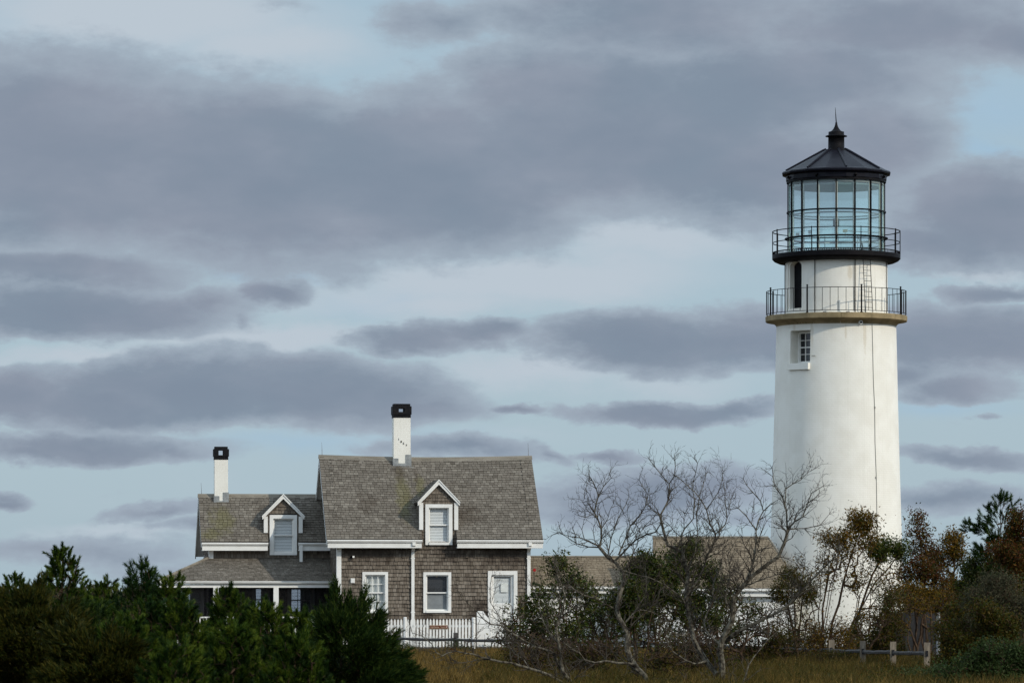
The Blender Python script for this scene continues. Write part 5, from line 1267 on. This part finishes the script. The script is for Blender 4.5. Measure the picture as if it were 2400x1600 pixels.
shrub('dark twiggy brush on the grass under the left leaning bare tree', 1400, 93, [(1400, 1480, 0), (1350, 1500, 0), (1450, 1500, 0)],
      [(1400, 1540, 120, 50, 93)], 320, None, OLIVE, group='dark brush under the bare trees', per=5, size=(.035, .075), twigs=800, rtip=.006, twig_ells=[(1390, 1530, 140, 55, 93, .8)], rmax=.012)
shrub('dark twiggy brush on the grass under the tallest bare tree', 1610, 94, [(1600, 1480, 0), (1570, 1500, 0), (1660, 1500, 0)],
      [(1620, 1540, 120, 50, 94)], 320, None, OLIVE, group='dark brush under the bare trees', per=5, size=(.035, .075), twigs=800, rtip=.006, twig_ells=[(1620, 1530, 140, 55, 94, .8)], rmax=.012)
shrub('dark twiggy brush at the low bare tree beside the brown sign', 1230, 96, [(1230, 1500, 0), (1270, 1500, 0), (1200, 1520, 0)],
      [(1240, 1540, 90, 40, 96)], 240, None, OLIVE, group='dark brush under the bare trees', per=5, size=(.035, .075), twigs=520, rtip=.006, twig_ells=[(1240, 1525, 90, 50, 96, .8)], rmax=.012)
T2 = dict(group='dark tangled thicket before the white buildings', rtip=.006, rmax=.022)
shrub('dark tangled thicket of thin stems just right of the front door', 1225, 108, [(1200, 1420, 0), (1250, 1400, .2), (1280, 1430, 0), (1180, 1460, .1)],
      [(1215, 1450, 60, 50, 108), (1265, 1440, 50, 60, 108.2), (1190, 1490, 55, 30, 108)], 230, None, BAYB, per=5, size=(.05, .09), twigs=330, twig_ells=[(1230, 1450, 80, 60, 108), (1230, 1510, 110, 40, 108)], **T2)
shrub('dark tangled thicket behind the left leaning bare tree', 1390, 109, [(1350, 1390, 0), (1400, 1380, .2), (1440, 1400, 0), (1370, 1440, .1)],
      [(1370, 1400, 60, 50, 109), (1430, 1410, 60, 60, 109.2), (1350, 1460, 70, 40, 109), (1450, 1470, 70, 40, 109)], 330, None, BAYB, per=5, size=(.05, .09), twigs=420, twig_ells=[(1390, 1440, 100, 60, 109), (1390, 1505, 130, 40, 109)], **T2)
shrub('dark tangled thicket between the two largest bare trees', 1545, 109, [(1500, 1400, 0), (1550, 1370, .2), (1600, 1400, 0), (1530, 1440, .1)],
      [(1520, 1420, 60, 50, 109), (1580, 1400, 60, 60, 109.2), (1500, 1470, 70, 40, 109), (1600, 1470, 70, 40, 109)], 380, None, BAYB, per=6, size=(.05, .09), twigs=420, twig_ells=[(1550, 1440, 100, 60, 109), (1550, 1505, 130, 40, 109)], **T2)
shrub('dark tangled thicket behind the tallest bare tree', 1690, 109, [(1650, 1390, 0), (1700, 1370, .2), (1740, 1400, 0), (1680, 1440, .1)],
      [(1670, 1400, 60, 55, 109), (1725, 1410, 50, 55, 109.2), (1650, 1470, 70, 40, 109), (1740, 1480, 60, 35, 109)], 330, None, BAYB, per=5, size=(.05, .09), twigs=420, twig_ells=[(1690, 1440, 90, 60, 109), (1690, 1505, 120, 40, 109)], **T2)
# --- tall autumn shrubs at the foot of the tower
G2 = 'tall autumn shrubs at the foot of the lighthouse'
shrub('tall orange and green autumn shrub with dark stems before the tower', 1930, 116, [(1985, 1215, 0), (1950, 1265, .3), (1915, 1300, -.2), (2015, 1240, .2), (1890, 1360, 0), (1970, 1250, -.3)],
      [(2005, 1218, 62, 30, 116), (2030, 1255, 38, 28, 116.2), (1965, 1262, 45, 32, 115.8)], 230, None, RUST, name='autumn_shrub', group=G2, per=9, size=(.06, .105), wid=.34, twigs=230, twig_ells=[(1930, 1300, 95, 80, 116), (1985, 1330, 70, 90, 116)], rtip=.004, rmax=.035, spread=.24, sprinkle=190)
shrub('autumn shrub with a dark green top at the tower\'s right edge', 1975, 118, [(2075, 1270, 0), (2050, 1300, .3), (2105, 1300, 0), (2020, 1380, 0), (2080, 1370, .3)],
      [(2072, 1284, 45, 28, 118), (2108, 1290, 34, 26, 118.2)], 200, None, BAYB, name='autumn_shrub', group=G2, per=10, size=(.06, .10), twigs=170, twig_ells=[(2050, 1370, 75, 75, 118)], rtip=.004, spread=.22, sprinkle=70)
shrub('sparse orange-leaved shrub of thin stems on the tower\'s lower right', 2050, 115.5, [(2040, 1390, 0), (2075, 1360, .2), (2100, 1380, 0), (2010, 1420, 0)],
      [(2075, 1370, 55, 60, 115.5), (2040, 1430, 55, 50, 115.3)], 130, None, RUST, name='autumn_shrub', group=G2, per=4, size=(.05, .08), twigs=160, twig_ells=[(2060, 1420, 65, 70, 115.5)])
shrub('leafy low green bush at the foot of the tower behind pale posts', 2045, 117, [(2040, 1450, 0), (2070, 1440, .1), (2010, 1470, 0)],
      [(2040, 1468, 50, 42, 117), (2085, 1475, 35, 45, 117.2), (1990, 1490, 30, 30, 117)], 300, None, OLIVE, group='shrubs at the foot of the lighthouse', per=9, size=(.05, .08), twigs=50)
shrub('dark stemmed leafy bush left of the tower base by the rail fence', 1860, 117, [(1840, 1420, 0), (1880, 1430, 0), (1900, 1450, .2)],
      [(1845, 1475, 40, 35, 117), (1900, 1485, 45, 30, 117.3), (1810, 1500, 30, 20, 117)], 190, None, OLIVE, group='shrubs at the foot of the lighthouse', per=7, size=(.05, .08), twigs=100, twig_ells=[(1860, 1440, 60, 60, 117)])

shrub('loose olive brush over the rail fence right of the tallest bare tree', 1790, 109, [(1780, 1450, 0), (1820, 1460, 0), (1750, 1470, 0)],
      [(1790, 1480, 60, 34, 109), (1740, 1495, 40, 26, 109.2), (1845, 1500, 46, 26, 109)], 240, None, OLIVE, group='shrubs at the foot of the lighthouse', per=5, size=(.045, .08), twigs=240, rtip=.005)
shrub('russet and olive brush before the lowest part of the tower', 1935, 112.5, [(1920, 1440, 0), (1960, 1450, 0), (1900, 1470, 0)],
      [(1935, 1470, 55, 40, 112.5), (1975, 1490, 46, 30, 112.7), (1890, 1500, 46, 26, 112.4)], 240, None, RUST, group='shrubs at the foot of the lighthouse', per=5, size=(.045, .08), twigs=240, rtip=.005)
# --- the mixed thicket on the right edge
G3 = 'bushes of the thicket right of the lighthouse'
shrub('slender red-tipped autumn tree, first right of the lighthouse', 2175, 121, [(2150, 1215, 0), (2170, 1240, .2), (2130, 1290, 0), (2190, 1280, .3)],
      [(2152, 1232, 34, 34, 121), (2165, 1285, 50, 40, 121.2), (2140, 1345, 58, 45, 120.7), (2190, 1340, 45, 50, 121)], 330, None, REDL, name='autumn_shrub', group=G3, per=9, size=(.06, .105), twigs=120, spread=.24)
shrub('orange-brown leafy autumn tree beside the right-hand pine', 2240, 122, [(2235, 1245, 0), (2215, 1290, .2), (2262, 1300, 0)],
      [(2236, 1262, 26, 30, 122), (2228, 1315, 52, 48, 122.2), (2250, 1370, 62, 55, 121.8), (2190, 1400, 55, 45, 122)], 560, None, RUST, name='autumn_shrub', group=G3, per=11, size=(.06, .105), twigs=80, spread=.24)
shrub('small orange-leaved bush above the grey board enclosure', 2130, 119, [(2130, 1370, 0), (2105, 1390, 0), (2160, 1390, 0)],
      [(2125, 1385, 45, 34, 119), (2170, 1400, 50, 36, 119.2)], 260, None, RUST, group=G3, per=8, size=(.05, .085), twigs=60, skirt=False)
pine('dark green pine with open layered arms on the far right', 2345, 1156, 44, 106, 70, DARKPINE, 1.3, 80, .10, .2, leaders=1, group=None, arms=[(2306, 1222, 16), (2268, 1236, 26), (2296, 1240, 14), (2378, 1200, 14), (2322, 1196, 10), (2362, 1172, 8), (2325, 1262, 22), (2372, 1250, 22), (2290, 1290, 24), (2345, 1290, 24), (2395, 1290, 20)])
shrub('red-orange leafy tree cut by the photo\'s right edge', 2390, 103, [(2385, 1210, 0), (2400, 1250, .2), (2370, 1270, 0)],
      [(2388, 1225, 34, 40, 103), (2385, 1285, 45, 50, 103.2), (2360, 1300, 40, 35, 102.8)], 420, None, REDL, name='autumn_shrub', group=G3, per=10, size=(.055, .095), twigs=60, spread=.22)
shrub('dark green dense bush under the right-hand pine', 2300, 107, [(2300, 1310, 0), (2270, 1330, .1), (2340, 1330, 0)],
      [(2292, 1320, 52, 38, 107), (2345, 1335, 50, 40, 107.3), (2300, 1380, 60, 40, 107)], 520, None, BAYB, group=G3, per=11, size=(.055, .09), twigs=40)
shrub('grey-olive feathery bush on the right, topmost of the slope', 2345, 96, [(2345, 1340, 0), (2310, 1370, .1), (2385, 1360, 0)],
      [(2345, 1372, 70, 40, 96), (2390, 1400, 50, 50, 96.3), (2290, 1410, 50, 34, 96)], 620, None, GREYL, group=G3, per=12, size=(.04, .07), wid=.28, twigs=60)
shrub('brown-leaved dark bush low on the right slope', 2300, 93, [(2300, 1430, 0), (2350, 1430, 0), (2250, 1450, 0)],
      [(2310, 1450, 75, 42, 93), (2375, 1460, 50, 50, 93.3), (2240, 1480, 60, 40, 93)], 560, None, OLIVE, group=G3, per=10, size=(.045, .08), twigs=80)
shrub('large dark brushy bush filling the middle of the right slope', 2330, 99, [(2300, 1360, 0), (2370, 1360, 0), (2260, 1420, 0)],
      [(2330, 1400, 90, 50, 99), (2260, 1430, 60, 45, 99.3), (2390, 1440, 60, 60, 98.8)], 560, None, OLIVE, group=G3, per=8, size=(.05, .085), twigs=120)
shrub('dark reddish brush beside the grey board enclosure', 2225, 110, [(2220, 1400, 0), (2260, 1400, 0), (2190, 1440, 0)],
      [(2250, 1420, 46, 46, 110), (2285, 1400, 50, 46, 110.3)], 420, None, REDL, group=G3, per=7, size=(.05, .085), twigs=100)
shrub('dull red and green bush behind the last pale fence post', 2235, 101, [(2230, 1440, 0), (2260, 1450, 0), (2200, 1470, 0)],
      [(2255, 1455, 45, 36, 101), (2240, 1495, 36, 30, 101)], 300, None, REDL, group=G3, per=8, size=(.045, .075), twigs=60)
shrub('fresh green low bush at the bottom right', 2300, 84, [(2300, 1530, 0), (2340, 1520, 0), (2260, 1550, 0)],
      [(2310, 1545, 70, 40, 84), (2380, 1530, 60, 45, 84.2), (2250, 1575, 60, 35, 84)], 560, None, LOWG, group=G3, per=10, size=(.035, .065), wid=.5, twigs=40)
shrub('green weedy clump on the grass before the last pale posts', 2190, 90, [(2190, 1545, 0), (2160, 1560, 0), (2215, 1540, 0)],
      [(2195, 1585, 50, 20, 90), (2140, 1592, 45, 18, 90)], 260, None, LOWG, group=G3, per=9, size=(.035, .06), wid=.45, twigs=40)

shrub('dense dark undergrowth left of the grey board enclosure at the tower foot', 2020, 114, [(2000, 1450, 0), (2050, 1440, 0), (2080, 1460, 0)],
      [(2000, 1490, 45, 34, 114), (2060, 1470, 50, 50, 114.2), (2090, 1420, 34, 50, 114.4)], 300, None, OLIVE, group='shrubs at the foot of the lighthouse', per=6, size=(.05, .085), twigs=220, rtip=.005)
shrub('rusty brush reaching over the grey board enclosure', 2160, 116, [(2140, 1400, 0), (2180, 1390, 0), (2110, 1430, 0)],
      [(2150, 1415, 60, 34, 116), (2105, 1450, 26, 30, 116.2), (2215, 1420, 45, 50, 116)], 220, None, RUST, group=G3, per=5, size=(.05, .085), twigs=200, rtip=.005, skirt=False)
shrub('dark brown-green brush at the far right behind the feathery bush', 2370, 108, [(2370, 1290, 0), (2330, 1320, 0), (2400, 1300, 0)],
      [(2370, 1330, 60, 60, 108), (2320, 1360, 60, 50, 108.3), (2400, 1400, 60, 60, 108)], 560, None, OLIVE, group=G3, per=7, size=(.05, .09), twigs=120)
# --- evergreens along the left half
pine('pine with a crowded pointed top, tallest on the left horizon', 146, 1276, 88, 85, 360)
pine('small pointed pine at the left edge of the photo', 36, 1338, 60, 95, 170)
pine('pine with thick finger-like shoots, left of the porch roof', 331, 1312, 66, 72, 200, DARKPINE, .9, 70, .11, .18, 5)
pine('slim pine whose tip touches the left end of the porch roof', 402, 1342, 50, 70, 170)
pine('thin single-topped pine between the crowded pine and the thick-shooted one', 246, 1355, 42, 80, 120)
pine('broad bushy pine below the left porch corner', 425, 1400, 85, 64, 420, GREENPINE, .8)
pine('pine standing up in front of the middle of the porch', 537, 1372, 66, 68, 240)
pine('bushy pine in front of the right porch post', 625, 1404, 75, 67, 300, GREENPINE, .8)
pine('low pine before the right porch window', 712, 1430, 66, 69, 240, GREENPINE, .8)
pine('round low pine at the front, below the thick-shooted pine', 300, 1440, 105, 59, 420, GREENPINE, .7)
pine('bright green front pine at the lower middle of the pine row', 545, 1460, 125, 57, 480, GREENPINE, .7)
pine('wide dark pine low at the bottom between bright pine and cedar', 690, 1480, 95, 56, 340, GREENPINE, .7)
pine('low pine in the front row, below the broad bushy pine', 410, 1500, 110, 53, 400, GREENPINE, .7)
pine('low spreading pine hiding the left porch railing', 485, 1458, 80, 69, 300, GREENPINE, .6)
pine('low spreading pine between the two white porch posts', 585, 1420, 58, 70, 260, GREENPINE, .6)
pine('low spreading pine under the right porch post', 672, 1440, 66, 70, 280, GREENPINE, .6)
pine('low spreading pine against the left side of the dark cedar', 748, 1446, 62, 68, 260, GREENPINE, .6)
pine('low bushy pine between the crowded pine and the bronze cedar', 215, 1400, 90, 74, 340, GREENPINE, .6)
pine('small dark pine at the foot of the thick-shooted pine', 355, 1402, 80, 69, 320, DARKPINE, .6)
cedar('dark blue-green cedar covering the house\'s left corner', 800, 1390, [(800, 1500, 62, 42, 64), (848, 1530, 55, 40, 63.6), (850, 1590, 110, 60, 63.4), (910, 1590, 70, 40, 63.2), (775, 1580, 70, 60, 64)], 64, 3600, CEDARG, group=None, plumes=[(786, 1380, 795, 1500, 40), (850, 1394, 830, 1510, 40), (757, 1440, 780, 1530, 32), (884, 1448, 860, 1545, 34), (912, 1488, 880, 1565, 34), (942, 1530, 895, 1595, 34), (975, 1578, 925, 1630, 34), (870, 1500, 865, 1580, 60), (900, 1560, 890, 1630, 60), (818, 1410, 815, 1500, 26), (880, 1440, 855, 1520, 28)])
cedar('bronze-tinted spreading cedar at the left edge', 80, 1390, [(70, 1440, 60, 30, 60), (40, 1490, 90, 50, 59.6), (130, 1500, 80, 45, 59.4), (60, 1570, 120, 70, 59)], 60, 3400, CEDARB, group='bronze spreading cedars', plumes=[(98, 1374, 60, 1460, 30), (60, 1398, 40, 1480, 34), (170, 1418, 120, 1500, 34), (15, 1400, 10, 1500, 34), (190, 1450, 130, 1530, 34)])
cedar('bronze-tinted low cedar at the bottom, right of the edge cedar', 250, 1500, [(200, 1530, 80, 50, 56), (270, 1560, 70, 45, 55.6), (200, 1600, 140, 50, 55.4)], 56, 2600, CEDARB, group='bronze spreading cedars', plumes=[(180, 1462, 200, 1560, 36), (255, 1490, 260, 1570, 34), (305, 1530, 270, 1600, 34), (120, 1480, 170, 1570, 34)])
cedar('dark green cedar mound at the bottom left between bronze cedars', 170, 1440, [(190, 1460, 60, 40, 62), (140, 1520, 70, 60, 61.5), (240, 1530, 60, 60, 62)], 62, 1700, CEDARG, group=None)

# --- far scrub on the horizon, grass and weeds
def leaves_mass(name, ells, n, m, label, size=(.1, .2), wid=.5):
    T = ell_points(ells, n, .5); d = NR.normal(size=T.shape) + np.array([0, 0, .6]); ln = NR.uniform(size[0], size[1], len(T))
    V, F = leaf_quads(T, d, ln, ln * wid); o = arrays(name, V, F, m); tag(o, label, 'scrub', kind='stuff'); return o
leaves_mass('far_scrub', [(u, 1392 + 6 * math.sin(u * .05), 40, 16, 190, 2.0) for u in range(-60, 480, 40)] + [(u, 1398, 40, 14, 190, 2.0) for u in range(2080, 2460, 40)]
            + [(u, 1402 + 5 * math.sin(u * .031), 46, 13, 230, 2.5) for u in range(-1400, 3800, 55)], 52000, GREYL, 'brownish distant scrub along the horizon', (.12, .26))

def grass(name, n, region, hmin, hmax, m, label, wd=.012, cat='grass'):
    nc = n // 45; Y = NR.uniform(region[2], region[3], nc); u = NR.uniform(region[0], region[1], nc); x = (u - 1200) / FPX * Y
    hc = NR.uniform(.55, 1.25, nc); pick = NR.integers(0, nc, n); sp = NR.uniform(.08, .30, nc)[pick]
    x, Y, hh = x[pick] + NR.normal(size=n) * sp, Y[pick] + NR.normal(size=n) * sp, hc[pick]
    cl = .5 + .5 * np.sin(x * 1.3 + np.sin(Y * .35) * 2) * np.sin(Y * .5 + np.sin(x * .8))
    keep = NR.random(n) < .45 + .55 * cl; x, Y, cl, hh = x[keep], Y[keep], cl[keep], hh[keep]; k = len(x)
    h = NR.uniform(hmin, hmax, k) * (.7 + .35 * cl) * hh; b = np.stack([x, Y, np.full(k, -.03)], 1); d = NR.normal(size=(k, 3)) * .30 + np.array([.1, 0, 1]); d = unit(d)
    s_ = perp(d) * wd * .5; mid = b + d * h[:, None] * .55; bend = NR.normal(size=(k, 3)) * .16; bend[:, 2] = -.05; tip = b + d * h[:, None] + bend * h[:, None]
    V = np.stack([b - s_, b + s_, mid + s_ * .8, mid - s_ * .8, tip], 1).reshape(-1, 3); i = np.arange(k)[:, None] * 5
    V2 = np.stack([b - s_, b + s_, mid + s_ * .8, mid - s_ * .8, mid - s_ * .8, mid + s_ * .8, tip + s_ * .05, tip - s_ * .05], 1).reshape(-1, 3); i = np.arange(k)[:, None] * 8
    F = np.concatenate([i + np.array([[0, 1, 2, 3]]), i + np.array([[4, 5, 6, 7]])])
    o = arrays(name, V2, F, m); tag(o, label, cat, kind='stuff'); return o
DRY = mat_leaf('dry_grass', [(.034, .020, .005), (.125, .074, .016), (.23, .150, .045), (.050, .038, .008)], .7, .25)
GRN = mat_leaf('green_grass', [(.016, .020, .004), (.050, .046, .009), (.105, .075, .018), (.060, .032, .008)], .7, .25)
grass('dry_grass', 120000, (-80, 2480, 62, 144), .18, .42, DRY, 'dry orange-brown grass on the slope before the fences')
grass('green_grass', 100000, (1150, 2480, 82, 118), .20, .46, GRN, 'greenish rough grass and weeds among the bare trees')
def weeds(label, ells, n, m, size=(.03, .06), name='weed_clump', g='low weed clumps along the rail fence'):
    T = ell_points(ells, n, .5); c = T.mean(0); o = root(name, c[0], c[1], label, 'weeds', g); d = NR.normal(size=T.shape) + np.array([0, 0, .5]); ln = NR.uniform(size[0], size[1], len(T))
    child('leaves', leaf_quads(T, d, ln, ln * .45), m, o)
    b = T[::6].copy(); b0 = b.copy(); b0[:, 2] = 0; child('stem', seg_mesh(b0, b, np.full(len(b), .004), np.full(len(b), .003)), BARK_BROWN, o)
weeds('green weeds round the rail fence post below the brown sign', [(1068, 1512, 26, 16, 139, .3), (1095, 1520, 30, 10, 139, .3)], 900, LOWG)
weeds('green weeds at the left rail fence post beside the cedar', [(940, 1514, 28, 12, 142, .3), (968, 1518, 20, 8, 142, .3)], 700, LOWG)
weeds('dark red low weeds right of the sign under the fence rail', [(1062, 1524, 18, 8, 137, .3)], 300, REDL)
weeds('brown-red weeds along the rail fence below the annex', [(1830, 1520, 60, 14, 116, .4), (1770, 1525, 40, 12, 118, .4)], 1400, REDL)
weeds('green weeds under the rail before the lighthouse', [(1950, 1535, 70, 14, 110, .4)], 1400, OLIVE)

def weed_cover(name, n, region, m, label, hmax, size, seed):
    """patchy low leafy weeds over the grass"""
    r = np.random.default_rng(seed); nc = n // 110; Y = r.uniform(region[2], region[3], nc); u = r.uniform(region[0], region[1], nc); x = (u - 1200) / FPX * Y
    rad = r.uniform(.12, .38, nc); p = r.integers(0, nc, n); q = unit(r.normal(size=(n, 3))) * r.random((n, 1)) ** .5
    hc = r.uniform(.35, 1, nc) * hmax
    T = np.stack([x[p] + q[:, 0] * rad[p], Y[p] + q[:, 1] * rad[p], np.abs(q[:, 2]) * hc[p] * r.uniform(.3, 1, n)], 1)
    d = r.normal(size=(n, 3)) * .7 + np.array([0, 0, .6]); ln = r.uniform(size[0], size[1], n); V, F = leaf_quads(T, d, ln, ln * .42)
    o = arrays(name, V, F, m); tag(o, label, 'weeds', kind='stuff'); return o
weed_cover('olive_weeds', 22000, (1120, 2480, 83, 120), OLIVE, 'olive-green weeds scattered through the grass', .55, (.035, .075), 41)
weed_cover('reddish_weeds', 12000, (1120, 2480, 84, 122), REDL, 'reddish autumn weeds scattered through the grass', .36, (.03, .06), 42)
weed_cover('green_weeds', 14000, (1650, 2480, 82, 104), LOWG, 'fresh green low weeds at the bottom right of the grass', .30, (.03, .055), 43)
weed_cover('grey_weeds', 9000, (900, 2480, 90, 140), GREYL, 'dry grey seed heads and stalks in the grass', .45, (.03, .06), 44)
